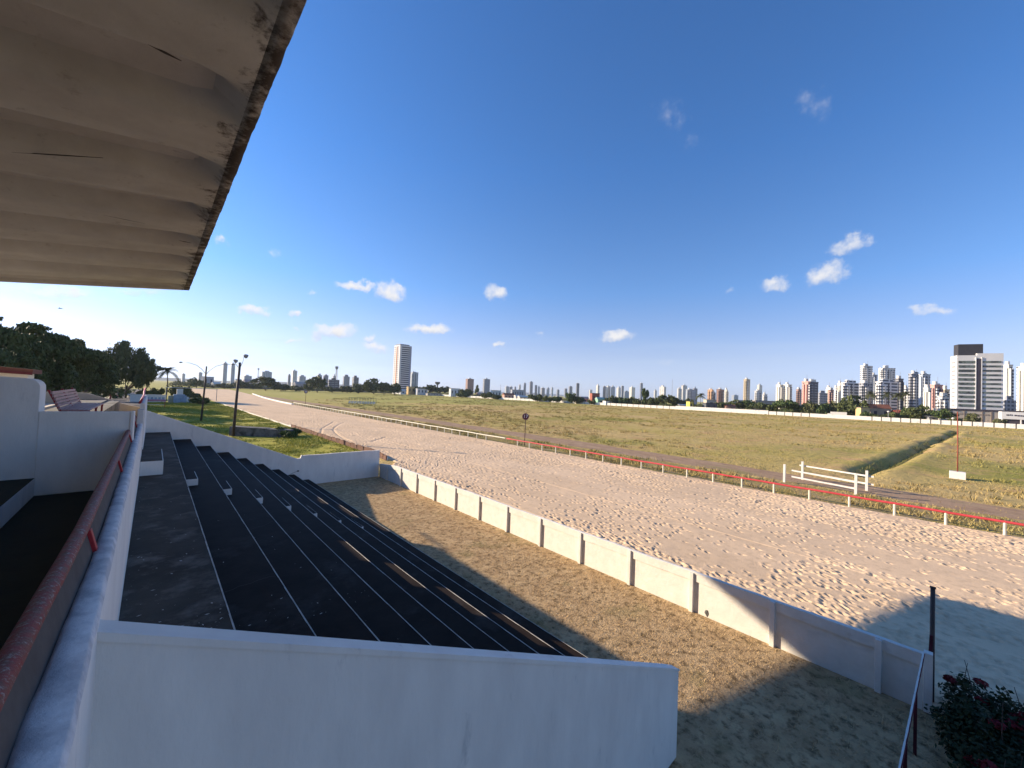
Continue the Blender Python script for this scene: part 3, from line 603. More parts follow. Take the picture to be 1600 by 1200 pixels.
# edge beams with a ragged, stained lip
def edge(y0,y1,n,xa,xb):
    V=[];Fq=[]
    for j in range(n+1):
        y=y0+(y1-y0)*j/n; w=(vnoise(np.array([y]),np.array([0.]),.5,60)[0]-.5)*.022+(vnoise(np.array([y]),np.array([3.]),.13,61)[0]-.5)*.012; w2=(vnoise(np.array([y]),np.array([9.]),.25,62)[0]-.5)*.008
        V+=[(xa,y,RZ(xa)-.0+w2*.5),(xb-.02+w,y,RZ(xb)-.012+w2),(xb+w,y,RZ(xb)+.03),(xb+w*.6,y,RZ(xb)+.5),(xa,y,RZ(xa)+.5)]
    for j in range(n):
        for i in range(5):
            a=j*5+i; c=j*5+(i+1)%5; Fq.append((a,c,c+5,a+5))
    return npmesh('edge_beam',V,Fq)
link('edge_beam',edge(-16,Yend,520,1.262,1.56),SLABEDGE,rf,ro)
b=MB(); b.hexa([(-17,Yend-.3,RZ(-17)-.01),(1.26,Yend-.3,RZ(1.26)-.01),(1.26,Yend,RZ(1.26)-.01),(-17,Yend,RZ(-17)-.01),(-17,Yend-.3,RZ(-17)+.5),(1.26,Yend-.3,RZ(1.26)+.5),(1.26,Yend,RZ(1.26)+.5),(-17,Yend,RZ(-17)+.5)]); b.build('end_beam',SLAB,rf,ro)
for y in (-10,4,19,33): MB().hexa([(-15,y,4),(-14.2,y,4),(-14.2,y+.5,4),(-15,y+.5,4),(-15,y,RZ(-15)),(-13,y,RZ(-13)),(-13,y+.5,RZ(-13)),(-15,y+.5,RZ(-15))]).build('column',SLAB,rf,ro)
b=MB()
for (x0,y0,x1,y1,w) in [(-2.9,15.9,-1.25,15.1,.022),(-.35,9.6,.12,9.75,.03),(.55,22.5,1.0,22.7,.05),(-1.6,20.2,-.5,20.6,.02)]:
    dx,dy=x1-x0,y1-y0; l=math.hypot(dx,dy); nx_,ny_=-dy/l*w,dx/l*w
    b.hexa([(x0,y0,RZ(x0)-.004),((x0+x1)/2-nx_,(y0+y1)/2-ny_,RZ((x0+x1)/2)-.004),(x1,y1,RZ(x1)-.004),((x0+x1)/2+nx_,(y0+y1)/2+ny_,RZ((x0+x1)/2)-.004),(x0,y0,RZ(x0)+.01),((x0+x1)/2-nx_,(y0+y1)/2-ny_,RZ((x0+x1)/2)+.01),(x1,y1,RZ(x1)+.01),((x0+x1)/2+nx_,(y0+y1)/2+ny_,RZ((x0+x1)/2)+.01)])
b.build('crack',DARKMETAL,rf,ro)

# ---------------------------------------------------------------- track wall of panels
tw=thing('panel_wall',(15.4,17,0),'long weathered white panel wall with posts between dry lawn and sand track','wall'); to=(-15.4,-17,0)
posts=[1.05]+[3.62+2.635*i for i in range(12)]; ends=[.18]+posts+[34.2]
for a,b_ in zip(ends[:-1],ends[1:]):
    V=[];Fq=[]; n=max(4,int((b_-a)/.12)); zb=lambda y:0 if y<30 else 0
    for j in range(n+1):
        y=a+(b_-a)*j/n; w=(vnoise(np.array([y]),np.array([1.]),.35,70)[0]-.5)*.02; w3=(vnoise(np.array([y]),np.array([5.]),1.1,71)[0]-.5)*.02
        zt=1.5+w+w3 if y<31 else 1.5+w-(y-31)*.10
        pass
        V+=[(15.52,y,-.2),(15.52+w*.4,y,zt-.34),(15.47,y,zt-.335),(15.468+w*.3,y,zt-.015),(15.50,y,zt),(15.60,y,zt+w3*.4),(15.62,y,zt-.03),(15.62,y,-.2)]
    for j in range(n):
        for i in range(7): q=j*8+i; Fq.append((q,q+1,q+9,q+8))
    link('panel',npmesh('panel',V,Fq),WHITE_W,tw,to).data.polygons.foreach_set('use_smooth',[False]*len(Fq))
for y in posts:
    MB().prism([(15.40,y-.07),(15.53,y-.08),(15.53,y+.08),(15.40,y+.07)],'z',-.2,1.47 if y<31 else 1.2).build('post',WHITE_W,tw,to,bevel=.012)
MB().box(15.46,15.66,.0,.17,-.2,1.55).build('end_post',WHITE_W,tw,to,bevel=.01)

# perpendicular fence at the near end, seen along its top
pf=thing('side_fence',(13,.35,0),'narrow white-topped red fence running from the panel wall corner to the bottom edge','fence')
fy=lambda x:.17+(15.35-x)*.0505
fz=lambda x:1.60-(15.35-x)*.063
mbp=MB(); mbw=MB(); mbr=MB(); n=36
for i in range(n):
    x0=9.4+5.95*i/n; x1=9.4+5.95*(i+1)/n; w=.012+.005*random.random(); dz=.008*random.random()
    mbp.hexa([(x0,fy(x0)-.012,fz(x0)-.09),(x1,fy(x1)-.012,fz(x1)-.09),(x1,fy(x1)+.012,fz(x1)-.09),(x0,fy(x0)+.012,fz(x0)-.09),(x0,fy(x0)-.012,fz(x0)-.01),(x1,fy(x1)-.012,fz(x1)-.01),(x1,fy(x1)+.012,fz(x1)-.01),(x0,fy(x0)+.012,fz(x0)-.01)])
    mbw.hexa([(x0,fy(x0)-w,fz(x0)-.009),(x1,fy(x1)-w,fz(x1)-.009),(x1,fy(x1)+w,fz(x1)-.009),(x0,fy(x0)+w,fz(x0)-.009),(x0,fy(x0)-w,fz(x0)+.012+dz),(x1,fy(x1)-w,fz(x1)+.012+dz),(x1,fy(x1)+w,fz(x1)+.012+dz),(x0,fy(x0)+w,fz(x0)+.012+dz)])
mbp.build('lower_rail',DARKRED,pf,(-13,-.35,0)); mbw.build('top_rail',WHITE_W,pf,(-13,-.35,0))
mbr.tube([(9.4,fy(9.4)-.02,fz(9.4)-.04),(15.35,fy(15.35)-.02,fz(15.35)-.04)],.010,8); [MB().box(x_-.03,x_+.03,fy(x_)-.03,fy(x_)+.03,0,fz(x_)-.09).build('post',DARKRED,pf,(-13,-.35,0)) for x_ in (9.6,11.5,13.4)]
mbr.build('pipe',mat('dark_red_pipe',(.12,.015,.03)),pf,(-13,-.35,0))
pl_=thing('dark_pole',(15.95,.02,0),'tall thin dark pole at the near corner of the panel wall','pole')
MB().tube([(0,0,-.1),(0,0,1.5),(.02,0,3.15)],[.055,.05,.048],10).build('pole',DARKMETAL,pl_,smooth=True)
MB().tube([(.0,0,3.14),(.02,0,3.19)],.062,10).build('cap',DARKMETAL,pl_)
gp=thing('leaning_post',(15.62,.1,0),'red post leaning against the foot of the dark pole','post')
MB().hexa([(-.04,-.04,0),(.04,-.04,0),(.04,.04,0),(-.04,.04,0),(.10,-.1,1.95),(.17,-.1,1.95),(.17,-.03,1.95),(.10,-.03,1.95)]).build('post',DARKRED,gp)
MB().box(-.06,.06,-.06,.06,0,.06).build('foot',DARKMETAL,gp)

# ---------------------------------------------------------------- foliage generators
def leafcloud(name,clusters,n,size,seed,flat=.55,tail=1):
    """clusters: (cx,cy,cz,rx,ry,rz); leaf quads scattered through them, denser near their surfaces"""
    g=np.random.default_rng(seed); cl=np.array(clusters); vol=(cl[:,3]*cl[:,4]*cl[:,5])**(.7); pr=vol/vol.sum(); k=g.choice(len(cl),n,p=pr)
    d=g.normal(size=(n,3)); d/=np.linalg.norm(d,axis=1)[:,None]; rad=g.random(n)**(1/5.); rad*=1+.09*g.normal(size=n)+tail*(g.random(n)<.22)*g.exponential(.10,n)
    c=cl[k,:3]+d*rad[:,None]*cl[k,3:6]
    nrm=d*.6+g.normal(size=(n,3))*.6+np.array([0,0,flat]); nrm/=np.linalg.norm(nrm,axis=1)[:,None]
    a=np.cross(nrm,g.normal(size=(n,3))); a/=np.linalg.norm(a,axis=1)[:,None]; b=np.cross(nrm,a)
    s=size*(.6+.9*g.random(n))[:,None]; a=a*s; b=b*s*.6
    V=np.stack([c-a,c-b*.9,c+a,c+b],1).reshape(-1,3); Fq=np.arange(4*n).reshape(-1,4)
    return npmesh(name,V,Fq)
def crown_clusters(seed,shape):
    r=random.Random(seed); out=[]
    if shape=='round':
        for i in range(16):
            a=r.random()*6.28; e=r.uniform(-.1,1.35); out.append((.86*math.cos(a)*math.cos(e),.86*math.sin(a)*math.cos(e),.36+.52*math.sin(e),r.uniform(.08,.18),r.uniform(.08,.18),r.uniform(.04,.09)))
        for i in range(15):
            a=r.random()*6.28; q=r.random()**.5; out.append((.62*q*math.cos(a),.62*q*math.sin(a),.42+r.uniform(-.22,.36)*(1.1-q*.5),r.uniform(.22,.38),r.uniform(.22,.38),r.uniform(.16,.28)))
    elif shape=='broad':
        for i in range(24):
            a=r.random()*6.28; q=r.uniform(.35,1.0); out.append((.98*q*math.cos(a),.98*q*math.sin(a),.94-.50*q*q+r.uniform(-.10,.06),r.uniform(.08,.20),r.uniform(.08,.20),r.uniform(.018,.045)))
        for i in range(26):
            a=r.random()*6.28; q=r.random()**.5; out.append((.84*q*math.cos(a),.84*q*math.sin(a),.55+r.uniform(-.40,.34)*(1.1-q*.8),r.uniform(.16,.32),r.uniform(.14,.30),r.uniform(.05,.12)))
    elif shape=='tall':
        for i in range(13):
            a=r.random()*6.28; q=r.random()**.5; out.append((.42*q*math.cos(a),.42*q*math.sin(a),.15+.75*r.random(),r.uniform(.2,.34),r.uniform(.2,.34),r.uniform(.14,.26)))
    elif shape=='bushy':
        for i in range(14):
            a=r.random()*6.28; q=r.random()**.5; out.append((.7*q*math.cos(a),.7*q*math.sin(a),.30+r.uniform(-.2,.32)*(1.2-q),r.uniform(.22,.36),r.uniform(.22,.36),r.uniform(.16,.28)))
    return out
def trunk_mesh(name,seed,clusters,zb=-.75,rad=.045):
    r=random.Random(seed); b=MB(); f=.05; b.tube([(0,0,zb),(r.uniform(-.03,.03),r.uniform(-.03,.03),zb*.5),(r.uniform(-.04,.04),r.uniform(-.04,.04),f)],[rad,rad*.8,rad*.6],7)
    for c in r.sample(clusters,min(6,len(clusters))): b.tube([(0,0,zb*.45),(c[0]*.45,c[1]*.45,zb*.1+c[2]*.4),(c[0],c[1],c[2])],[rad*.55,rad*.35,rad*.12],5)
    return b.mesh(name,True)
PROTO={}
def proto(kind,i,n,size):
    key=(kind,i,n)
    if key not in PROTO:
        cl=crown_clusters(100*i+hash_(kind),kind); PROTO[key]=(leafcloud('crown',cl,n,size,i*7+3),trunk_mesh('trunk',i,cl))
    return PROTO[key]
def hash_(s): return sum(ord(c)*(i+1) for i,c in enumerate(s))
_lv={}
def tree(name,base,rad,top,label,kind='round',var=0,n=1500,size=.085,leaf=None,group=None,rz=None,squash=1,trunkh=.32,cat='tree'):
    """rad: crown radius in metres, top: height of the crown's top above base"""
    leaf=leaf or LEAF; cm,tm=proto(kind,var,n,size)
    key=(cm.name,leaf.name)
    if key not in _lv: c2=cm.copy(); c2.materials.clear(); c2.materials.append(leaf); _lv[key]=c2
    if not tm.materials: tm.materials.append(BARK)
    t=thing(name,base,label,cat,group,rz=random.random()*6.28 if rz is None else rz)
    hb=top*trunkh; hz_=(top-hb)
    c=link('crown',_lv[key],None,t,(0,0,hb)); c.scale=(rad,rad*squash,hz_*1.10)
    k=link('trunk',tm,None,t,(0,0,hb)); k.scale=(rad,rad,max(hb/.75,.3))
    return t
def palm(base,top,rad,label,group=None,seed=0,n=15,leaf=None):
    r=random.Random(seed); t=thing('palm_tree',base,label,'palm tree',group); b=MB(); b.tube([(0,0,0),(.3,.1,top*.35),(.25,.2,top*.7),(0,0,top)],[.24,.19,.16,.15],8); b.build('trunk',BARK,t,smooth=True)
    V=[];Fq=[]
    for k in range(n):
        a=k*6.283*.381966*1.0+r.random()*.3; el=r.uniform(-.25,1.3); L_=rad*r.uniform(.85,1.15); pts=[]
        for q in range(9):
            s=q/8; rr_=L_*s*math.cos(el*.7)*(1-.15*s); z=L_*(math.sin(el)*s-.62*s*s); pts.append(Vector((math.cos(a)*rr_,math.sin(a)*rr_,z+top)))
        side=Vector((-math.sin(a),math.cos(a),0))
        for q in range(8):
            p0,p1=pts[q],pts[q+1]; w=.26*rad*math.sin(math.pi*min(1,(q+1.2)/9.0))**.6
            for sgn in (-1,1):
                for h in range(3):
                    pa=p0.lerp(p1,h/3); pb=p0.lerp(p1,h/3+.30); tip=pb+side*sgn*w+Vector((0,0,-.25*w))+(p1-p0)*.5
                    m_=len(V); V+=[tuple(pa),tuple(pb),tuple(tip)]; Fq.append((m_,m_+1,m_+2))
    link('crown',npmesh('crown',V,Fq),leaf or PALMLEAF,t); return t

# red flowering bush, bottom right
bs=thing('flowering_bush',(14.3,-1.25,0),'dark green bush with clusters of red flowers beside the narrow side fence','bush')
cl=[(random.uniform(-2.2,1.7),random.uniform(-2.6,.75),random.uniform(.2,.75),random.uniform(.45,.8),random.uniform(.45,.8),random.uniform(.3,.45)) for _ in range(40)]
bl=leafcloud('foliage',cl,42000,.048,77); link('foliage',bl,leafmat('bush_leaves',(.014,.024,.009),(.03,.045,.015),2.5),bs)
b=MB()
for _ in range(16):
    x,y=random.uniform(-2.2,1.7),random.uniform(-2.5,.75); zt=random.uniform(1.0,1.6); b.tube([(.3,-.8,0),(x*.8,y*.8,zt*.3),(x,y,zt*.6),(x+random.uniform(-.15,.15),y+random.uniform(-.15,.15),zt)],[.02,.016,.010,.005],5)
b.build('stems',BARK,bs)
shoots=[(random.uniform(-2.2,1.7),random.uniform(-2.5,.75),random.uniform(.9,1.3),.12,.12,.35) for _ in range(12)]
link('shoots',leafcloud('shoots',shoots,900,.05,79),leafmat('bush_leaves',(.03,.05,.016),(.055,.085,.025)),bs)
fc=[]
for c in random.sample(cl,20):
    for _ in range(2):
        a=random.random()*6.28; fc.append((c[0]+.7*c[3]*math.cos(a),c[1]+.7*c[4]*math.sin(a),c[2]+c[5]*.8,.13,.13,.07))
FLOWER=mat('red_petals',(.20,.015,.015),(.14,.01,.02),scale=5)
for c in fc:
    link('flower_cluster',leafcloud('flower_cluster',[c],110,.042,int(abs(c[0])*1000)+5,.55,0),FLOWER,bs)

# ---------------------------------------------------------------- running rail
rail=thing('running_rail',(41,60,0),'low running rail on white posts along the far edge of the sand','railing'); xo=lambda y:41.0+max(0,y-30)*.008
py_=[-13.3+2.557*i for i in range(75)]
py_=[y for y in py_ if y<176]
lastred=46
b=MB(); pts=[(xo(y),y,.99+.012*math.sin(y*1.3)) for y in np.arange(-16,lastred,1.28)]; b.tube(pts,.085,8); b.build('rail',REDRAIL,rail,(-41,-60,0),smooth=True)
b=MB(); pts=[(xo(y),y,.99+.02*math.sin(y*.7)) for y in np.arange(lastred-.2,176,2.5)]; b.tube(pts,.08,6); b.build('rail',WHITERAIL,rail,(-41,-60,0))
for y in py_:
    if 44<y<50.5: continue
    MB().tube([(xo(y)+.03,y,-.05),(xo(y),y,.95)],.075 if y<60 else .08,8 if y<60 else 5).build('post',WHITERAIL,rail,(-41,-60,0))
kb=thing('white_kerb',(45,230,0),'low white kerb continuing the rail towards the far bend of the track','kerb')
b=MB(); P=[(42.4,178),(43.0,200),(44.5,225),(47,260),(51,300),(56,350)]
for a,c in zip(P[:-1],P[1:]): b.hexa([(a[0]-.5,a[1],0),(a[0]+.3,a[1],0),(c[0]+.3,c[1],0),(c[0]-.5,c[1],0),(a[0]-.4,a[1],.55),(a[0]+.3,a[1],.55),(c[0]+.3,c[1],.55),(c[0]-.4,c[1],.55)])
b.build('kerb',WHITE_W,kb,(-45,-230,0))

# number boards
def digit_text(parent,txt,size,loc,rot,material):
    cu=bpy.data.curves.new('number','FONT'); cu.body=txt; cu.size=size; cu.align_x='CENTER'; cu.align_y='CENTER'; cu.extrude=.006; cu.offset=.008*size
    tmp=bpy.data.objects.new('tmp',cu); COL.objects.link(tmp); dg=bpy.context.evaluated_depsgraph_get(); me=bpy.data.meshes.new_from_object(tmp.evaluated_get(dg)); bpy.data.objects.remove(tmp)
    me.materials.clear(); o=link('number',me,material,parent); o.location=loc; o.rotation_euler=rot; return o
MAROON=mat('maroon_paint',(.13,.02,.03),(.10,.015,.02),scale=4,rough=.5)
def number_board(p,rz,h,r,txt,label):
    t=thing('number_board',p,label,'sign',rz=rz)
    MB().tube([(0,0,-.1),(0,0,h-r*.6)],.06,8).build('post',mat('brown_post',(.11,.06,.05),(.08,.05,.04)),t,smooth=True)
    b=MB(); n=36; b.tube([(0,-.045,h),(0,-.085,h)],r,n); b.build('disc',MAROON,t)
    b=MB(); n=36
    for k in range(n):
        a,c=2*math.pi*k/n,2*math.pi*(k+1)/n; r1,r2=r*.97,r*1.06
        b.hexa([(r1*math.cos(a),-.10,h+r1*math.sin(a)),(r2*math.cos(a),-.10,h+r2*math.sin(a)),(r2*math.cos(c),-.10,h+r2*math.sin(c)),(r1*math.cos(c),-.10,h+r1*math.sin(c)),(r1*math.cos(a),-.03,h+r1*math.sin(a)),(r2*math.cos(a),-.03,h+r2*math.sin(a)),(r2*math.cos(c),-.03,h+r2*math.sin(c)),(r1*math.cos(c),-.03,h+r1*math.sin(c))])
    b.build('rim',mat('pale_rim',(.42,.30,.28),(.34,.24,.22)),t)
    if txt: digit_text(t,txt,r*1.5,(0,-.092,h),(math.pi/2,0,0),mat('white_figures',(.8,.78,.78)))
    return t
p=at(813,697,2,0); p[0]+=.9
number_board(p,math.atan2(-p[0],p[1])*1.0,4.55,.50,'17','round maroon board with the number 17 on a post behind the red rail')
p=at(463,627,2,0); p[0]=50
t=number_board((44.5,168,0),-.35,5.6,.62,None,'dark round board with pale centre beyond the far end of the running rail')
b=MB(); b.tube([(0,-.09,5.6),(0,-.10,5.6)],.42,24); b.build('centre',mat('pale_centre',(.40,.42,.42)),t)

# red post on white block
p=at(1496,748,2,0); p[2]=0
t=thing('red_post',p,'thin red post standing in a white concrete block on the infield','post')
MB().box(-.5,.5,-.65,.65,0,.85).build('block',WHITE_W,t,bevel=.03)
MB().tube([(0,0,.8),(.03,0,3.9),(0,.05,8.0)],[.062,.055,.05],8).build('post',mat('rusty_red',(.30,.07,.045),(.22,.06,.04),scale=2),t,smooth=True)

# white starting barrier by the ditch
J=[at(*q,2,0) for q in [(1225.4,753.5),(1253.5,749.4),(1337,772.8),(1354,767)]]
def barrier(a,c,hs,rails,label,ext=.8):
    t=thing('white_barrier',((a[0]+c[0])/2,(a[1]+c[1])/2,0),label,'barrier','white barriers beside the red rail'); o_=(-(a[0]+c[0])/2,-(a[1]+c[1])/2,0)
    for q in (a,c): MB().box(q[0]-.10,q[0]+.10,q[1]-.10,q[1]+.10,0,hs).build('post',WHITE_W,t,o_,bevel=.01)
    d=np.array([c[0]-a[0],c[1]-a[1]]); d/=np.linalg.norm(d)
    for (z0,z1,e0,e1) in rails:
        p0=(a[0]-d[0]*e0+.13,a[1]-d[1]*e0); p1=(c[0]+d[0]*e1+.13,c[1]+d[1]*e1)
        MB().hexa([(p0[0]-.03,p0[1],z0),(p0[0]+.03,p0[1],z0),(p1[0]+.03,p1[1],z1),(p1[0]-.03,p1[1],z1),(p0[0]-.03,p0[1],z0+.14),(p0[0]+.03,p0[1],z0+.14),(p1[0]+.03,p1[1],z1+.14),(p1[0]-.03,p1[1],z1+.14)]).build('rail',WHITE_W,t,o_)
    return t
barrier(J[0],J[2],1.85,[(1.25,1.05,-.6,-.1),(.62,.45,-.6,-.1)],'nearer of two white post-and-rail barriers beyond the red rail')
barrier(J[1],J[3],1.95,[(1.42,1.35,.3,.5),(.72,.6,.3,.5)],'farther of two white post-and-rail barriers, set close to the ditch')

# starting stalls far out on the field
p=at(568,630,2,0); p=np.array([76.5,195,0])
t=thing('starting_gate',(77.5,196,0),'green starting stalls with white lower flaps standing on the far infield','starting gate')
GGREEN=mat('gate_green',(.12,.17,.12),(.09,.13,.09)); a=at(545,630,2,0); c=at(590,633,2,0); a=np.array([72.5,199.0]); c=np.array([82.5,190.0]); d=(c-a)/10.5
for k in range(11):
    q=a+d*k*1.05
    b=MB(); x,y=q[0]-77.5,q[1]-196; b.box(x-.05,x+.05,y-.05,y+.05,0,3.1); b.box(x-.04+.9,x+.04+.9,y-.04+1.2,y+.04+1.2,0,3.0); b.tube([(x,y,2.9),(x+.9,y+1.2,2.9)],.05,5); b.tube([(x,y,1.9),(x+.9,y+1.2,1.9)],.04,5); b.build('stall_frame',GGREEN,t)
for k in range(10):
    q=a+d*(k+.22)*1.05; q2=a+d*(k+.80)*1.05
    x0,y0=q[0]-77.5,q[1]-196; x1,y1=q2[0]-77.5,q2[1]-196
    b=MB(); b.hexa([(x0-.5,y0,.15),(x1-.5,y1,.15),(x1-.44,y1+.06,.15),(x0-.44,y0+.06,.15),(x0+.25,y0+.3,1.25),(x1+.25,y1+.3,1.25),(x1+.31,y1+.36,1.25),(x0+.31,y0+.36,1.25)]); b.build('flap',WHITE_W,t)
b=MB(); b.tube([(a[0]-77.5,a[1]-196,3.0),(c[0]-77.5,c[1]-196,3.0)],.07,5); b.build('top_bar',GGREEN,t)

# ---------------------------------------------------------------- lamps
lp=at(317.5,658,2,0); hgt=(597-574)/(658-597.)*8+8
t=thing('street_lamp',(lp[0],lp[1],0),'two-armed street lamp leaning slightly on the lawn beside the track','street lamp')
lean=(-.0,0)
MB().tube([(-.35,0,-.1),(-.1,0,hgt*.6),(0,0,hgt+.1)],[.19,.16,.13],10).build('pole',DARKMETAL,t,smooth=True)
rd=np.array([math.cos(.72),-math.sin(.72)])   # arms spread roughly across the view
rd=M3@np.array([1,0,0]); rd=np.array([rd[0],rd[1]]); rd/=np.linalg.norm(rd)
for s in (-1,1):
    arm=thing('x',(0,0,0),'x','x'); bpy.data.objects.remove(arm)
    Lr=4.9; P=[(0,0,hgt-1.6)]+[(rd[0]*s*Lr*q,rd[1]*s*Lr*q,hgt-1.6+2.3*(1-(1-q)**3)+ .0) for q in (.08,.2,.4,.7,1)]
    a_=MB().tube(P,.05,6).build('arm',GREYMETAL,t,smooth=True)
    hd=MB(); e=P[-1]; e2=(e[0]+rd[0]*s*.8,e[1]+rd[1]*s*.8,e[2]+.05); hd.tube([e,((e[0]+e2[0])/2,(e[1]+e2[1])/2,e[2]),e2],[.07,.16,.10],8); hd.build('lamp_head',GREYMETAL,t,smooth=True)
MB().tube([(-.05,-.18,hgt-3.2),(-.05,-.18,hgt-2.0)],.14,8).build('ballast_box',DARKMETAL,t)
P2=at(364,686,1,71.0); b0=(P2[0],71.0)
ht=float(at(371,566,1,71.0)[2])
t=thing('floodlight_pole',(b0[0],b0[1],0),'dark pole with two round floodlights on top, nearer to the sloping wall','floodlight pole')
MB().tube([(-.0,0,-.1),(.15,0,ht*.5),(.32,0,ht)],[.20,.18,.16],10).build('pole',DARKMETAL,t,smooth=True)
for s,(dx,dz,rr2) in ((-1,(-.95,.35,.28)),(1,(.55,1.15,.33))):
    e=(.32+rd[0]*dx,rd[1]*dx,ht+dz)
    MB().tube([(.32,0,ht-1.0),(.32+rd[0]*dx*.8,rd[1]*dx*.8,ht-.2+dz*.3),e],.035,6).build('bracket',GREYMETAL,t,smooth=True)
    fl=MB(); fl.tube([(e[0],e[1],e[2]),(e[0]+.16,e[1]+.1,e[2]-.1),(e[0]+.38,e[1]+.22,e[2]-.2)],[.12,rr2*.8,rr2],12); fo=fl.build('floodlight',GREYMETAL,t)
    MB().tube([(e[0]+.381,e[1]+.221,e[2]-.201),(e[0]+.39,e[1]+.226,e[2]-.206)],rr2*.9,12).build('lens',mat('lamp_glass',(.5,.5,.5),rough=.2),fo)
MB().tube([(.30,0,ht-2.4),(.05,-.5,ht-2.6)],.05,5).build('bracket',DARKMETAL,t)

# ruined trough and slab border on the lawn
t=thing('concrete_trough',(12,73,0),'weathered dark concrete block trough overgrown by plants on the green lawn','trough')
A=at(350,680,2,0)[:2]; Bq=at(449,686,2,0)[:2]
A=np.array([8.8,72]); Bq=np.array([15.6,66.5]); d=(Bq-A); n_=np.array([-d[1],d[0]])/np.linalg.norm(d)
for k in range(5):
    p0=A+d*k/5-[12,73]; p1=A+d*(k+.97)/5-[12,73]; zt=1.35-.06*k+.1*random.random()
    MB().hexa([(*p0,-.1),(*p1,-.1),(*(p1+n_*1.6),-.1),(*(p0+n_*1.6),-.1),(*p0,zt),(*p1,zt-.05),(*(p1+n_*1.6),zt-.05),(*(p0+n_*1.6),zt)]).build('block',CONC,t)
cl=[(5.2+random.uniform(-2.3,.8)-.5,-6+random.uniform(-1.6,2.2),random.uniform(.3,1.3),random.uniform(.5,.9),random.uniform(.5,.9),random.uniform(.3,.5)) for _ in range(12)]
t2=thing('wild_shrub',(11.9,73.4,0),'leafy shrub growing over the right end of the concrete trough','shrub'); link('foliage',leafcloud('foliage',cl,5200,.13,55),LEAF2,t2); MB().tube([(4.2,-5.6,0),(4.5,-5.8,1.2)],.05,6).build('stem',BARK,t2)
sb=thing('slab_border',(20,60,0),'low border of brown concrete slabs holding the sand beside the green lawn','kerb')
y=41.5
while y<82:
    x=np.interp(y,[34,40,46,80],[15.9,19.4,20.0,19.6]); z=.62+random.uniform(-.06,.05); ln=random.uniform(.95,1.1)
    x2=np.interp(y+ln,[34,40,46,80],[15.9,19.4,20.0,19.6]); tl=random.uniform(-.06,.06)
    MB().hexa([(x-.06,y,-.1),(x+.06,y,-.1),(x2+.06,y+ln,-.1),(x2-.06,y+ln,-.1),(x-.06+tl,y,z),(x+.06+tl,y,z),(x2+.06+tl,y+ln,z),(x2-.06+tl,y+ln,z)]).build('slab',BROWNSLAB,sb,(-20,-60,0)); y+=ln+.03
b=MB(); yy=np.arange(41.5,175,2.5)
for a,c in zip(yy[:-1],yy[1:]):
    xa=np.interp(a,[34,40,46,80,180],[15.9,19.4,20.0,19.6,18.8])+.12; xc=np.interp(c,[34,40,46,80,180],[15.9,19.4,20.0,19.6,18.8])+.12; w=random.uniform(.0,.08); zz=.5+w if a<82 else .30+w
    zz*=.8; b.hexa([(xa-.04,a,0),(xa+.06,a,0),(xc+.06,c,0),(xc-.04,c,0),(xa-.04,a,zz),(xa+.06,a,zz),(xc+.06,c,zz-.02),(xc-.04,c,zz-.02)])
b.build('coping',WHITE_W,sb,(-20,-60,0))

# ---------------------------------------------------------------- far left: low walls, cars, trees
BLUEW=mat('pale_blue_paint',(.34,.42,.52),(.26,.33,.42),scale=1.2,stain=(.2,.22,.25))
p0=at(205,628,2,0); p1=at(262,628,2,0)
t=thing('blue_white_wall',((p0[0]+p1[0])/2,189,0),'low white wall with pale blue panels beside the car park','wall'); 
MB().box(-5.2,4.2,-.15,.15,0,2.5).build('wall',WHITE_W,t)
MB().box(-5.3,4.3,-.25,.25,2.5,2.65).build('coping',WHITE_W,t)
for k in range(6): MB().box(-1.9+1.0*k,-1.2+1.0*k,-.19,-.151,.35,1.75).build('panel',BLUEW,t)
t=thing('white_stair_block',(7.2,181,0),'pale white and blue block with steps falling towards the track','stair block')
MB().box(-1.6,1.4,0,2.4,0,3.1).build('base',BLUEW,t)
MB().box(-.8,.9,.3,2.0,3.1,5.0).build('tower',WHITE_W,t)
for k in range(6): MB().box(1.4+.55*k,1.4+.55*(k+1),.1,2.2,0,2.7-.45*k).build('step',WHITE_W if k%2 else BLUEW,t)
MB().box(-3.0,-1.6,.4,2.0,0,2.6).build('side_block',mat('olive_block',(.34,.35,.26),(.26,.27,.2)),t)
t=thing('barrier_arm',(6.5,205,0),'long thin white horizontal bar above the far start of the sand','barrier')
MB().tube([(-3,0,5.2),(14,0,5.0)],.10,6).build('arm',WHITE_W,t); MB().tube([(13.5,0,0),(13.5,0,5.1)],.12,6).build('post',GREYMETAL,t); MB().tube([(-2.5,0,0),(-2.5,0,5.3)],.12,6).build('post',GREYMETAL,t)

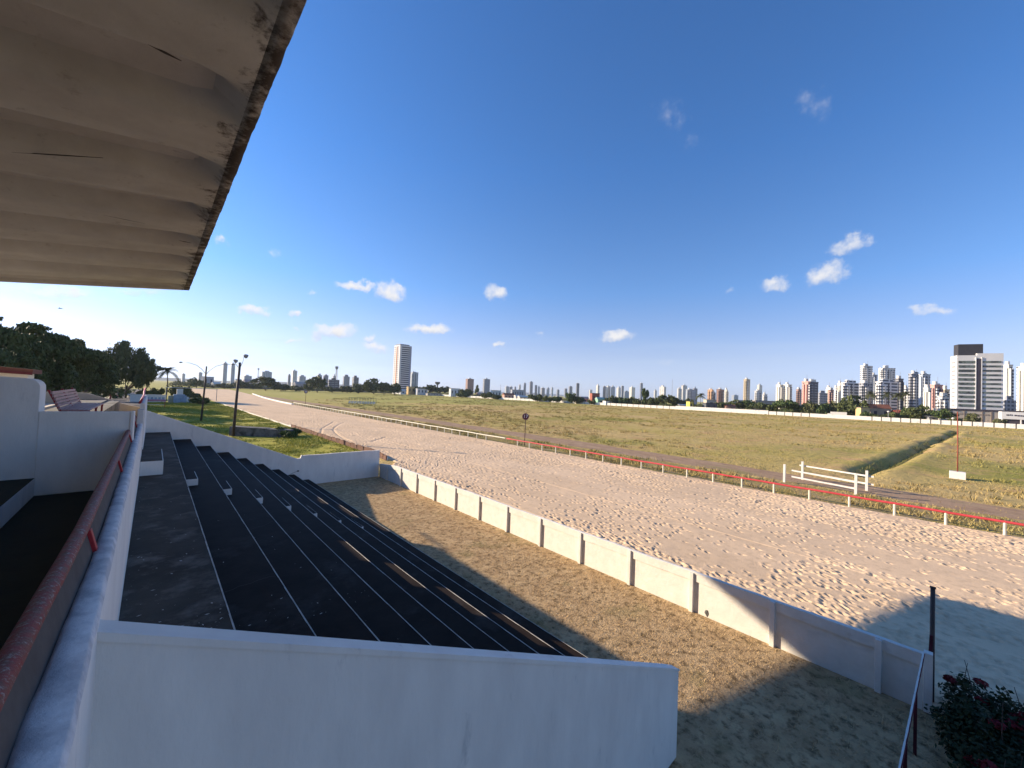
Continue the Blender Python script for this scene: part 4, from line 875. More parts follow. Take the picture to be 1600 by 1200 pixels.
TYRE=mat('tyre',(.02,.02,.02)); GLASS=mat('car_glass',(.03,.035,.04),rough=.15)
def make_car(label,col,loc,rz,van=False,name='parked_car',cat='car',group='cars in the car park'):
    t=thing(name,loc,label,cat,group,rz=rz)
    paint=mat('car_paint_'+'_'.join(str(int(c*100)) for c in col),col,rough=.35)
    if van: pr=[(-2.3,.35),(2.25,.35),(2.3,.9),(1.9,1.05),(1.3,1.9),(-2.2,1.95),(-2.35,1.0)]; gl=[(-2.0,1.15),(1.45,1.15),(1.15,1.75),(-2.0,1.78)]
    else: pr=[(-2.1,.32),(2.1,.32),(2.15,.75),(1.2,.92),(.55,1.42),(-1.1,1.45),(-1.85,.98),(-2.15,.92)]; gl=[(-1.6,.98),(1.0,.95),(.48,1.35),(-1.05,1.38)]
    MB().prism(pr,'y',-.85,.85).build('body',paint,t,bevel=.05)
    MB().prism(gl,'y',-.86,.86).build('window',GLASS,t)
    for x in (-1.35,1.35):
        for y in (-.80,.80): MB().tube([(x,y-.09,.33),(x,y+.09,.33)],.33,14).build('wheel',TYRE,t)
    for y in (-.6,.6): MB().box(2.08,2.17,y-.15,y+.15,.62,.74).build('headlight',WHITE,t)
    return t
make_car('silver car parked at the left, in front of the dark trees',(.5,.5,.5),(-17.5,262,0),.4)
make_car('white car parked behind the blue panelled wall',(.75,.75,.75),(-6.5,246,0),.2)
make_car('white car with dark windows nearest the stair block',(.7,.7,.7),(2.0,240,0),1.2)
make_car('red car at the left of the car park',(.45,.05,.03),(-12.6,232,0),.3)
make_car('dark car under the trees left of the palm',(.06,.06,.07),(-10.0,268,0),-.2)
t=thing('red_shed',(-15,205,0),'small open shed with faded red roof under the trees','shed')
MB().prism([(-4,2.6),(4,2.6),(4.3,2.5),(0,3.4),(-4.3,2.5)],'y',-2,2).build('roof',mat('faded_red',(.25,.06,.05),(.18,.04,.04)),t)
for x in (-3.8,3.8):
    for y in (-1.8,1.8): MB().box(x-.1,x+.1,y-.1,y+.1,0,2.6).build('post',RED,t)
# red-fascia building left
t=thing('awning_building',(-8.5,42,0),'cream building with sloping red-edged roof behind the left wall','building')
MB().box(-5,2.2,0,2.0,0,8.05).build('wall',WHITE_W,t)
MB().hexa([(-6,-.6,8.5),(2.5,-.6,8.06),(2.5,2.4,8.06),(-6,2.4,8.5),(-6,-.6,8.95),(2.5,-.6,8.35),(2.5,2.4,8.35),(-6,2.4,8.95)]).build('roof',mat('red_brown_roof',(.17,.065,.045),(.12,.05,.035),scale=1.5),t)
MB().hexa([(-6,-.68,8.4),(2.5,-.68,7.98),(2.5,-.61,7.98),(-6,-.61,8.4),(-6,-.68,8.62),(2.5,-.68,8.15),(2.5,-.61,8.15),(-6,-.61,8.62)]).build('fascia',MAROON,t)
# red canopy table beyond the end wall
t=thing('red_stall',(6.0,168,0),'low red canopy with pale counter at the left end of the lawn','stall')
MB().hexa([(-2.5,-1.4,1.9),(2.5,-1.4,1.9),(2.5,1.4,1.9),(-2.5,1.4,1.9),(-2.5,-1.2,2.2),(2.5,-1.2,2.2),(2.5,1.2,2.4),(-2.5,1.2,2.4)]).build('canopy',mat('faded_pink',(.5,.2,.19),(.42,.14,.14)),t)
for x in (-2.3,2.3): MB().box(x-.06,x+.06,-1.2,-1.08,0,1.9).build('post',RED,t)
MB().box(-2.3,2.3,-.9,-.3,.85,.95).build('counter',WHITE_W,t)
t.location=(float(at(240,633,2,0)[0]),150.0,0)

GL='large dark trees along the left edge'
big=[(-14,497,58,105,'broad','dark spreading tree cut by the left edge, its branch tips reaching over the rest'),
     (42,508,58,118,'broad','second dark spreading tree from the left edge'),
     (92,522,52,138,'broad','third dark tree from the left, sunlit along its top'),
     (128,534,40,165,'broad','fourth dark tree from the left, sloping down to the gap'),
     (155,552,24,200,'round','small dark tree at the right end of the dense left row'),
     (202,536,30,225,'round','tall rounded tree standing alone right of the gap'),
     (228,556,24,222,'round','shorter dark tree overlapping the right side of the tall rounded tree'),
     (10,545,50,95,'round','dark underwood tree low behind the awning building'),
     (70,560,50,120,'round','second low dark tree, right of the awning building'),
     (150,575,30,170,'round','low dark tree under the right end of the left row'),
     (112,585,13,150,'bushy','yellow-green sunlit small tree below the dark row')]
for i,(px,py,hw,D,kd,lb) in enumerate(big):
    c=atd(px,py,D); dep=D*math.cos(math.atan2(c[0],c[1])+.75)
    dpt=float(-(M3.T@(c-np.array([0,0,H])))[2]); rad=hw*dpt/F
    tree('broadleaf_tree',(c[0],c[1],0),rad,float(c[2]),lb,kd,i+1,n=17000 if kd=='broad' else 13000,size=.030 if kd=='broad' else .036,leaf=LEAF2 if i==10 else LEAF,group=GL,trunkh=.22)
c=atd(262,572,205); palm((c[0],c[1],0),float(c[2])-2,4.6,'palm tree right of the tall rounded tree',seed=3,n=22)
c=atd(258,598,196); 
for i,(px,py,hw,D,lb) in enumerate([(228,605,14,215,'round shrub behind the white cars'),(283,598,17,235,'dark shrub right of the palm tree'),(300,610,13,200,'low green bush where the sand begins, beside the stair block'),(312,617,16,172,'spreading low bush on the left verge of the sand'),(246,600,11,225,'dark shrub between car and palm tree')]):
    c=atd(px,py,D); dpt=float(-(M3.T@(c-np.array([0,0,H])))[2]); tree('shrub',(c[0],c[1],0),hw*dpt/F,max(1.5,float(c[2])),lb,'bushy',i,n=2500,size=.07,leaf=LEAF2 if i==3 else LEAF,group='shrubs around the car park',trunkh=.12,cat='shrub')

# ---------------------------------------------------------------- perimeter wall of white panels
fp=[(1640,672.0),(1600,669.7),(1500,666),(1460,662.8),(1400,659.2),(1300,653.2),(1200,647.8),(1100,641.8),(1000,636.0),(850,628.5),(760,622.8),(690,619)]
fpts=[at(a,b_,2,0)[:2] for a,b_ in fp]
fx=np.array([350.0]*len(fpts)); 
# the wall runs parallel to the track
ends_y=[float(at(a,b_,0,350)[1]) for a,b_ in fp]
pw=thing('perimeter_wall',(350,200,0),'long low white panel wall along the far side of the infield','wall')
y=ends_y[0]; i=0; ylast=ends_y[-1]
seg=5.2
npan=min(96,int((ylast-y)/seg)); segs=[(ylast-y)*1.0]
yy=[y]
while yy[-1]<ylast and len(yy)<98: yy.append(yy[-1]+3.6+len(yy)*.055)
for k,(a,c) in enumerate(zip(yy[:-1],yy[1:])):
    plain= 87<a<158 or 28<a<56
    b=MB(); b.box(-.12,.12,a-200,c-200-(0.0 if plain else .55),0,2.5+.05*random.random()+(0.55 if 87<a<158 else 0)); b.build('panel',WHITE_W if k%3 else mat('weathered_white_b',(.72,.70,.66),(.58,.56,.52),scale=1.2,stain=(.4,.38,.34)),pw)
tall=MB()
for a,c in zip(yy[:-1],yy[1:]): 
    if not (87<a<158 or 28<a<56): tall.box(-.05,.10,c-200-.6,c-200+.05,0,2.35)
tall.build('gap_posts',CONC,pw)['kind']='stuff'
dw=thing('dark_boundary_wall',(330,700,0),'low dark boundary wall at the far left end of the infield','wall')
q0=at(690,618.5,2,0); 
b=MB(); P=[(350,ylast),(300,690),(200,720),(100,700),(70,660)]
for a,c in zip(P[:-1],P[1:]): b.hexa([(a[0],a[1],0),(a[0],a[1]+.4,0),(c[0],c[1]+.4,0),(c[0],c[1],0),(a[0],a[1],2.2),(a[0],a[1]+.4,2.2),(c[0],c[1]+.4,2.2),(c[0],c[1],2.2)])
b.build('wall',CONC,dw,(-330,-700,0))

# ---------------------------------------------------------------- buildings placed from what the photograph shows
def depth_of(p): return float(-(M3.T@(np.asarray(p)-np.array([0,0,H])))[2])
def footprint(xl,xc,xr,yt,D,phi=None):
    """corner at distance D; returns corner, unit vectors along the two seen faces, their widths and the height"""
    yh=593+(xc-239)*.04; c=atd(xc,yt,D); hgt_=float(c[2]); C=np.array([c[0],c[1]]); dd=C/np.linalg.norm(C); l=np.array([-dd[1],dd[0]])
    if phi is None: u=np.array([0.,1.]); v=np.array([1.,0.])
    else:
        p=R(phi); u=math.cos(p)*l+math.sin(p)*dd; v=-math.sin(p)*l+math.cos(p)*dd
    def wid(dirv,px):
        q=ray(px,yh)[:2]; q=q/np.linalg.norm(q); A=np.array([[dirv[0],-q[0]],[dirv[1],-q[1]]]); s=np.linalg.solve(A,-C); return float(s[0])
    wu=wid(u,xl) if xc-xl>.4 else 16.; wv=wid(v,xr) if xr-xc>.4 else 16.
    wu=min(max(wu,3.5),90); wv=min(max(wv,3.5),90)
    return C,u,v,wu,wv,hgt_
FDARKSTRIP=mat('dark_strip',(.07,.07,.09),(.10,.09,.10),scale=.2)
nm_ok=lambda n:n in('apartment_tower','apartment_block')
def tower(name,label,xl,xc,xr,yt,D,wallm,phi=None,roof=None,group=None,cat='building',extra=None):
    C,u,v,wu,wv,h=footprint(xl,xc,xr,yt,D,phi)
    rz=math.atan2(v[1],v[0]); t=thing(name,(C[0],C[1],0),label,cat,group,rz=rz)
    MB().box(0,wv,0,wu,0,h).build('wall',wallm,t)
    if roof!=False:
        r=random.Random(int(xc*7)); a,b_=r.uniform(.15,.4),r.uniform(.55,.85); hh=r.uniform(2,5) if roof is None else roof
        MB().box(wv*a,wv*b_,wu*a,wu*b_,h,h+hh).build('roof_block',wallm if r.random()<.5 else WHITE_W,t)
    r=random.Random(int(xc*13))
    if D<1000 and nm_ok(name):
        for q in range(r.choice((1,2))):
            a=(.12+.5*q)*wv; w=min(4.5,wv*.26); MB().box(a,a+w,-1.3,-.01,3,h-3).build('balcony_bay',wallm if r.random()<.55 else FWB,t)
        a=wv*.42; MB().box(a,a+1.4,-.12,-.015,0,h-1.5).build('recess_shade_strip',FDARKSTRIP,t)  # flat dark strip on the wall; a recess's shade put into its colour
        for q in range(r.choice((1,2))):
            a=(.15+.45*q)*wu; w=min(3.6,wu*.24); MB().box(-1.1,-.01,a,a+w,3,h-2.5).build('balcony_bay',wallm,t)
        MB().box(-.25,wv+.25,-.25,wu+.25,h-.05,h+.9).build('parapet',wallm,t)
        MB().tube([(wv*.3,wu*.5,h+.9),(wv*.3,wu*.5,h+4)],1.5,10).build('roof_tank',WHITE_W,t)
        MB().tube([(wv*.6,wu*.4,h+.9),(wv*.6,wu*.4,h+r.uniform(5,9))],.14,4).build('antenna',GREYMETAL,t)
    if extra: extra(t,wu,wv,h)
    return t
FW=facade('facade_white',(.72,.70,.66),fw=4.2,wv=.5,hv=.42); FWB=facade('facade_white_bands',(.70,.69,.67),fw=9,wv=.8,hv=.45)
FB=facade('facade_beige',(.62,.52,.36),fw=5,wv=.35,hv=.4,glass=(.12,.10,.08)); FG=facade('facade_grey',(.34,.35,.38),fw=3.2,wv=.6,hv=.5); FGW=facade('facade_blue_grey',(.46,.50,.55),fw=3.6,wv=.5,hv=.45)
FR=facade('facade_red_brown',(.34,.20,.16),fw=4.5,wv=.5,hv=.4); FO=facade('facade_orange',(.62,.38,.22),fw=4.5,wv=.4,hv=.4); FD=facade('facade_dark',(.10,.10,.12),glass=(.28,.29,.3),fw=6,wv=.8,hv=.35)
FP=facade('facade_pink',(.60,.33,.27),fw=6,wv=.3,hv=.35); FPL=facade('facade_plain',(.74,.71,.62),fw=12,wv=.12,hv=.3)
T=[ # name,label,xl,xc,xr,ytop,dist,material,phi
 ('apartment_tower','left of the two slim grey towers behind the street lamp',346.3,349.5,354,567.3,1500,FGW,None),
 ('apartment_tower','right of the two slim grey towers, touching the floodlight pole',359.5,362.5,366,568,1500,FGW,None),
 ('apartment_block','tiny pale block on the horizon left of the lamp, above the round tree',308.5,311,315.5,582,1900,FGW,None),
 ('apartment_block','faint low block on the far-left horizon beside the palm tree',282,285,289,584,2200,FGW,None),
 ('apartment_block','wide low pale block right of the floodlight pole',376,382,393,587,1500,FGW,None),
 ('office_block','squat blue-grey block left of centre-left treetops',407.5,410,424,580.5,1100,FGW,None),
 ('apartment_tower','slim white tower with one bright face, far left of the big striped tower',455,458,463.4,578.8,1100,FW,None),
 ('apartment_block','small grey block just left of the slim white tower',449,450.5,453.5,586.3,1300,FG,None),
 ('apartment_block','low grey blocky building right of the slim white tower',464,468,477.3,587.8,1200,FGW,None),
 ('apartment_block','grey block rising behind the leafy tree, left one of two',494.3,497,502.5,585.8,1200,FGW,None),
 ('apartment_block','grey block rising behind the leafy tree, right one of two',504.2,507,512.4,586.2,1200,FG,None),
 ('apartment_block','pale stepped block beside the radio mast',518.5,521,524.5,587.3,1250,FGW,None),
 ('warehouse','wide dark building with pale panel below the radio mast',512.5,514,530,592.8,720,FD,None),
 ('office_tower','grey tower with a pointed roof right of the radio mast',535,537.5,545.8,588,1150,FG,None),
 ('office_block','dark banded block left of the big striped tower',549.6,553,560,589.4,900,FD,None),
 ('apartment_tower','grey-blue tower half hidden behind the big striped tower',640,645,652.6,582,950,FGW,None),
 ('apartment_tower','red-brown tower with white corners, right of the water tower',727,731,739.7,591.7,1300,FR,None),
 ('apartment_tower','brown and grey twin-bay tower right of the red-brown one',754,757,765,592,1350,FG,None),
 ('apartment_block','hazy low cluster block, left one, on the central horizon',788.5,791,795,603.8,2400,FGW,None),
 ('apartment_block','hazy low cluster block beside the thin mast on the central horizon',795.6,797,800.6,604.2,2400,FG,None),
 ('apartment_block','tiny grey block alone on the central horizon',803,804.3,806.2,604.5,2500,FG,None),
 ('apartment_tower','thin white tower, first of the tall row on the central horizon',810,811.3,813.3,601.3,2400,FW,None),
 ('apartment_tower','thin dark-sided tower, second of the tall row on the central horizon',817.8,819,821.5,598.7,2400,FG,None),
 ('apartment_tower','tallest slim grey tower on the central horizon',826.8,828.5,832,596.7,2300,FG,None),
 ('apartment_tower','grey slab tower right of the tallest slim one',835.3,836.5,839,601.7,2300,FG,None),
 ('apartment_tower','narrow pale tower between two grey slabs on the central horizon',840.2,841.3,843.2,604,2300,FGW,None),
 ('apartment_block','broader grey block above the number 17 board, to its right',844.3,847,851,606,2200,FG,None),
 ('apartment_block','slate-coloured block on the horizon, second right of the number 17 board',853.7,855.5,858.2,606.4,2200,FGW,None),
 ('apartment_tower','pale narrow tower left of a gap on the central horizon',861,862,864.1,605.6,2300,FW,None),
 ('apartment_block','short grey block low above the trees, left of the flat-topped one',869.3,871,873.8,609,2100,FG,None),
 ('apartment_block','pair of joined grey blocks on the central horizon',881.4,883,886,607.1,2000,FG,None),
 ('apartment_block','flat-topped slate block left of the dark slim tower',888,890,894,604.2,1900,FG,None),
 ('office_tower','dark slim tower standing alone right of the flat-topped block',900.3,901.5,904.7,598.7,1700,FD,None),
 ('apartment_block','low white block left of the white tower pair',920,922,925.3,609,1600,FW,None),
 ('apartment_tower','bright white tower with grey side, left of the central cluster',931,934,936.3,602.2,1500,FPL,None),
 ('apartment_tower','grey tower at the left of the central white cluster',942,943.5,946.2,603.4,1500,FG,None),
 ('apartment_tower','white tower beside the grey one in the central cluster',946.6,950,953.3,603,1500,FW,None),
 ('apartment_tower','blue-grey tower in the middle of the central cluster',954,956.3,960.5,604,1500,FGW,None),
 ('apartment_tower','white tower with dark shoulder right in the central cluster',963,966.5,969.6,605.5,1450,FW,None),
 ('apartment_tower','slim dark grey tower behind the central cluster',970.4,971.8,974.3,603.2,1700,FG,None),
 ('office_block','low wide grey-blue block right of the central cluster',974.6,976,982.6,611.5,1400,FGW,None),
 ('apartment_tower','cream-sided tower with grey face right of the central cluster',983,987,992,605,1200,FPL,None),
 ('apartment_tower','very thin dark tower rising left of the tall tree',1000,1001.3,1003.8,598.8,1900,FG,None),
 ('apartment_block','white slab with vertical window bays right of centre',1030,1038,1040.3,604.2,1000,FW,None),
 ('apartment_block','small white block low to the left of the white slab',1021.5,1023.5,1026,610,1300,FW,None),
 ('apartment_tower','white and dark tower left of the thin mast\'s right neighbour',1058,1060.3,1065,607,1100,FW,None),
 ('apartment_tower','taller white tower with warm lit strip right of the thin mast',1064,1067.5,1073.2,602,1150,FW,None),
 ('apartment_block','wide pale grey three-bay block right of the thin mast',1071,1075,1086.4,608.8,900,FGW,None),
 ('apartment_tower','grey tower with dark pointed top behind the three-bay block',1082,1085,1089.4,606.6,1050,FG,None),
 ('apartment_block','orange-fronted block right of the large palm',1105,1113,1114.6,609.6,900,FO,None),
 ('apartment_block','violet-grey block right of the orange-fronted one',1114.2,1115.5,1118,614,950,FG,None),
 ('apartment_block','brown and white stepped block left of the beige tower',1119,1124,1131.3,608.7,900,FR,None),
 ('apartment_block','pale grey block right of the brown and white one',1131.6,1135.5,1137.2,609.6,900,FPL,None),
 ('apartment_block','small hazy blocks low on the horizon left of the beige tower',1143,1147,1153.5,617.3,1600,FGW,None),
 ('apartment_tower','tall beige tower standing alone',1161,1166.7,1171.3,592.8,900,FB,None),
 ('apartment_tower','white tower with two bright bays right of the beige tower',1182.4,1186.5,1190.4,601.3,1000,FPL,None),
 ('apartment_block','white block with grey side in front of the two-bay tower',1178.6,1183,1190.2,611.2,850,FW,None),
 ('apartment_block','small white and red block low right of the two-bay tower',1192,1194.5,1198.5,616.4,900,FW,None),
 ('apartment_tower','left of the twin white towers with rounded tops',1212,1219,1223,601.8,700,FPL,35),
 ('apartment_tower','right of the twin white towers with rounded tops',1223.4,1231.5,1236.6,601.5,700,FPL,35),
 ('apartment_block','dark red block left of the pink-panelled tower',1243.8,1247.5,1251.8,609,800,FR,35),
 ('apartment_tower','white and pink-panelled tower left of the black-striped one',1252.4,1262.8,1264.5,597,560,FP,30),
 ('apartment_tower','black and white striped tower with white roof box',1263.8,1265.2,1278,597,580,FD,30),
 ('parking_block','low grey slatted block right of the black-striped tower',1278.5,1281,1293,613.5,650,FG,30),
 ('apartment_tower','cream tower left of the dark red narrow one',1290,1296.3,1298,606.8,700,FPL,35),
 ('apartment_tower','dark red narrow tower below the stepped white group',1297.4,1298,1302.3,610,690,FR,35),
 ('apartment_block','small bright block at the left foot of the stepped white group',1303.8,1307.3,1309.4,606.8,720,FW,35),
 ('apartment_tower','slim white tower left edge of the stepped white group',1309.2,1313.3,1315,599.5,700,FPL,35),
 ('apartment_tower','broad balconied tower with white roof box, left of the curved-top tower',1314.8,1320,1341.3,598.8,560,FWB,38),
 ('apartment_tower','grey balconied tower in front of the curved-top tower',1341.5,1349.5,1364,599.3,560,FG,38),
 ('apartment_tower','tallest tower of the right group with dark curved top and striped front',1343,1350.5,1362.4,572,760,FWB,38),
 ('apartment_tower','bluish tower right behind the curved-top tower',1362.6,1364,1370.4,586,820,FGW,38),
 ('apartment_tower','tall white tower with dark vertical bays and rounded top blocks',1371.8,1379,1398,575.5,740,FW,42),
 ('apartment_tower','wide white block with blue-grey window bands behind the palms',1367.5,1376,1403,597.5,540,FWB,38),
 ('apartment_tower','dark grey tower with white window squares right of the banded block',1402.8,1404,1411,592.6,600,FD,38),
 ('apartment_block','low white block between dark tower and tall blue-grey tower',1411.8,1415.5,1420.5,607.6,620,FW,40),
 ('apartment_tower','tall slate tower with dark glass centre, left of the pink tower',1420.4,1425,1439.3,584.8,600,FG,40),
 ('apartment_tower','tall teal-grey glass tower with one white edge',1439.8,1441.5,1453,585.6,590,FGW,40),
 ('apartment_tower','small white tower in front of the teal-grey one',1442.8,1450,1453.3,607.6,520,FPL,40),
 ('apartment_tower','pink and brown tower left of the white hotel',1454.2,1460.2,1472.6,602.2,540,FP,40),
 ('apartment_block','beige and grey block behind the left foot of the hotel',1472,1476.5,1483.5,609.5,560,FB,40),
 ('apartment_block','short white block touching the hotel\'s left side',1465,1472.3,1483.3,620.3,500,FW,40),
 ('apartment_tower','cream tower with grey side just right of the hotel',1567.6,1576,1582,571,600,FPL,40),
 ('office_block','low slate block at the right foot of the hotel',1568,1569.5,1587.5,625,520,FG,40),
 ('apartment_tower','white tower cut by the right edge of the picture',1588,1603,1612,574,560,FPL,25),
]
for (nm,lb,xl_,xc,xr_,yt,D,mt,ph) in T: tower(nm,lb,xl_,xc,xr_,yt,D,mt,ph,group='city towers beyond the racecourse')

# big striped tower, left of centre
C,u,v,wu,wv,h=footprint(613,625.5,640.5,539,700)
rz=math.atan2(v[1],v[0]); t=thing('striped_tower',(C[0],C[1],0),'tall white tower with dark balcony bands, alone left of centre','building',rz=rz)
TW=mat('tower_white',(.74,.72,.70),(.68,.66,.64),scale=.05); BAND=mat('recess_shade_and_glass',(.06,.06,.09),(.09,.08,.11),scale=.1); ORN=mat('orange_strip',(.60,.25,.13),(.5,.2,.1),scale=.1)  # BAND: balcony recess shade as dark colour on raised boxes, also window glass
MB().box(0,wv,0,wu,0,h).build('wall',TW,t)
MB().box(wv*.05,wv*.85,wu*.1,wu*.9,h,h+2.2).build('roof_block',FG,t)
nf=22; fh=(h-6)/nf
for k in range(nf):
    z=5+fh*k; MB().box(wv*.14,wv*.84,-.25,-.02,z+fh*.12,z+fh*.62).build('balcony',BAND,t)
    MB().box(-.25,-.02,wu*.18,wu*.42,z+fh*.25,z+fh*.62).build('window',BAND,t)
    MB().box(-.25,-.02,wu*.72,wu*.92,z+fh*.25,z+fh*.6).build('window',BAND,t)
MB().box(-.5,-.26,wu*.46,wu*.56,6,h-2).build('orange_strip',ORN,t)
MB().box(wv*.85,wv*.98,-.3,-.02,2,h-1).build('edge_pier',mat('lilac_grey',(.42,.42,.5)),t)

# hotel block at the right
C,u,v,wu,wv,h=footprint(1484.3,1495.5,1567.5,555.3,455,phi=22)
C,u,v,wu,wv,h=footprint(1484.3,1495.5,1567.5,555.3,440,phi=68)
rz=math.atan2(v[1],v[0]); t=thing('hotel_block',(C[0],C[1],0),'large white hotel-like block with dark roof box and two columns of window bands','building',rz=rz)
HW=mat('hotel_white',(.66,.65,.63),(.60,.59,.58),scale=.05); HG=mat('hotel_glass',(.05,.06,.06),(.13,.16,.14),scale=.35,lo=.45,hi=.52,rough=.4); HD=mat('hotel_dark',(.045,.04,.055),(.06,.055,.07),scale=.2)
MB().box(0,wv,0,wu,0,h).build('wall',HW,t)
MB().box(wv*.44,wv,0.0,wu,h,h+1.4).build('parapet',HW,t)
MB().box(wv*.055,wv*.60,wu*.2,wu*.9,h+.01,h+8.5).build('roof_box',mat('charcoal_cladding',(.05,.05,.06),(.035,.035,.04),stretch=(1,1,4)),t)
MB().box(wv*.42,wv*.525,-.35,-.02,9,h-2.5).build('glass_strip',HD,t)
z1=h-4.0; z0=float(atd(1495.5,635,440)[2]); fp_=(z1-z0)/10.6
for k in range(11):
    z=z1-fp_*k-1.0; MB().box(wv*.03,wv*.40,-.25,-.02,z-.9,z+.9).build('window_band',HG,t); MB().box(wv*.56,wv*.95,-.25,-.02,z-.5,z+.75).build('window_band',HG,t)
    MB().box(-.25,-.02,wu*.3,wu*.75,z-.6,z+.6).build('side_window',mat('pale_glass',(.34,.34,.35)),t)
MB().box(wv*.40,wv*.42,-.5,0,9,h-1.5).build('fin',HW,t); MB().box(wv*.525,wv*.545,-.5,0,9,h-1.5).build('fin',HW,t)
hotel_rz=rz
# podium in front of the hotel
C,u,v,wu,wv,h=footprint(1466,1480,1568,638.3,412,phi=70)
t=thing('podium_building',(C[0],C[1],0),'low beige concrete podium under the hotel block','building',rz=math.atan2(v[1],v[0]))
PB=mat('podium_concrete',(.46,.41,.35),(.38,.34,.29),scale=.12,stain=(.3,.26,.22)); MB().box(-3,wv+40,0,wu,0,h).build('wall',PB,t); MB().box(-3.2,wv+40.2,-.35,-.01,h-1.0,h+.25).build('roof_edge',HD,t)
for k,x in enumerate((.04,.30,.62,.78)): MB().box(wv*x,wv*x+.6,-.3,-.02,0,h-1).build('pilaster',mat('podium_dark',(.27,.22,.18)),t)
MB().box(wv*.06,wv*.75,-.2,-.02,h*.62,h*.70).build('ledge',mat('podium_dark',(.27,.22,.18)),t)
# showroom
C,u,v,wu,wv,h=footprint(1560,1565.5,1625,643,396,phi=72)
t=thing('showroom',(C[0],C[1],0),'white-fronted showroom with dark open bay at the right edge','building',rz=math.atan2(v[1],v[0]))
MB().box(0,wv,0,wu,h*.5,h).build('fascia',HW,t); MB().box(1,wv-1,1,wu,0,h*.5).build('bay',HD,t)
for x in (.0,.5,.97): MB().box(wv*x,wv*x+.5,0,.5,0,h*.5).build('column',HW,t)
b=MB()
for (x0,x1,zz) in ((.15,.25,.79),(.27,.31,.80),(.33,.36,.79),(.42,.50,.78),(.52,.60,.77),(.62,.68,.77),(.70,.76,.76)): b.box(wv*x0*.8,wv*x1*.8,-.12,-.01,h*(zz-.055),h*(zz+.03))
b.build('sign_lettering',HD,t)

# houses beyond the perimeter wall and the far-left edge
def house(label,xl_,xr_,yt,D,wall,roofm=None,gable=True,name='house'):
    C,u,v,wu,wv,h=footprint(xl_,xl_+.3,xr_,yt,D,phi=60); h=max(h,3)
    t=thing(name,(C[0],C[1],0),label,'house','houses beyond the white wall',rz=math.atan2(v[1],v[0])); hb=h*.72 if gable else h; d=min(wu,6)
    MB().box(0,wv,0,d,0,hb).build('wall',wall,t)
    if gable: MB().prism([(-.5,hb+.01),(d+.5,hb+.01),(d/2,h)],'x',-.5,wv+.5).build('roof',roofm or TILE,t)
    else: MB().box(-.3,wv+.3,-.3,d+.3,hb,hb+.4).build('roof',roofm or CONC,t)
    n=max(1,int(wv/5))
    for k in range(n): MB().box(wv*(k+.35)/n,wv*(k+.65)/n,-.06,-.01,hb*.4,hb*.75).build('window',HD,t)
    return t
def flat(nm,c): return mat(nm,c,tuple(q*.85 for q in c),scale=.3)
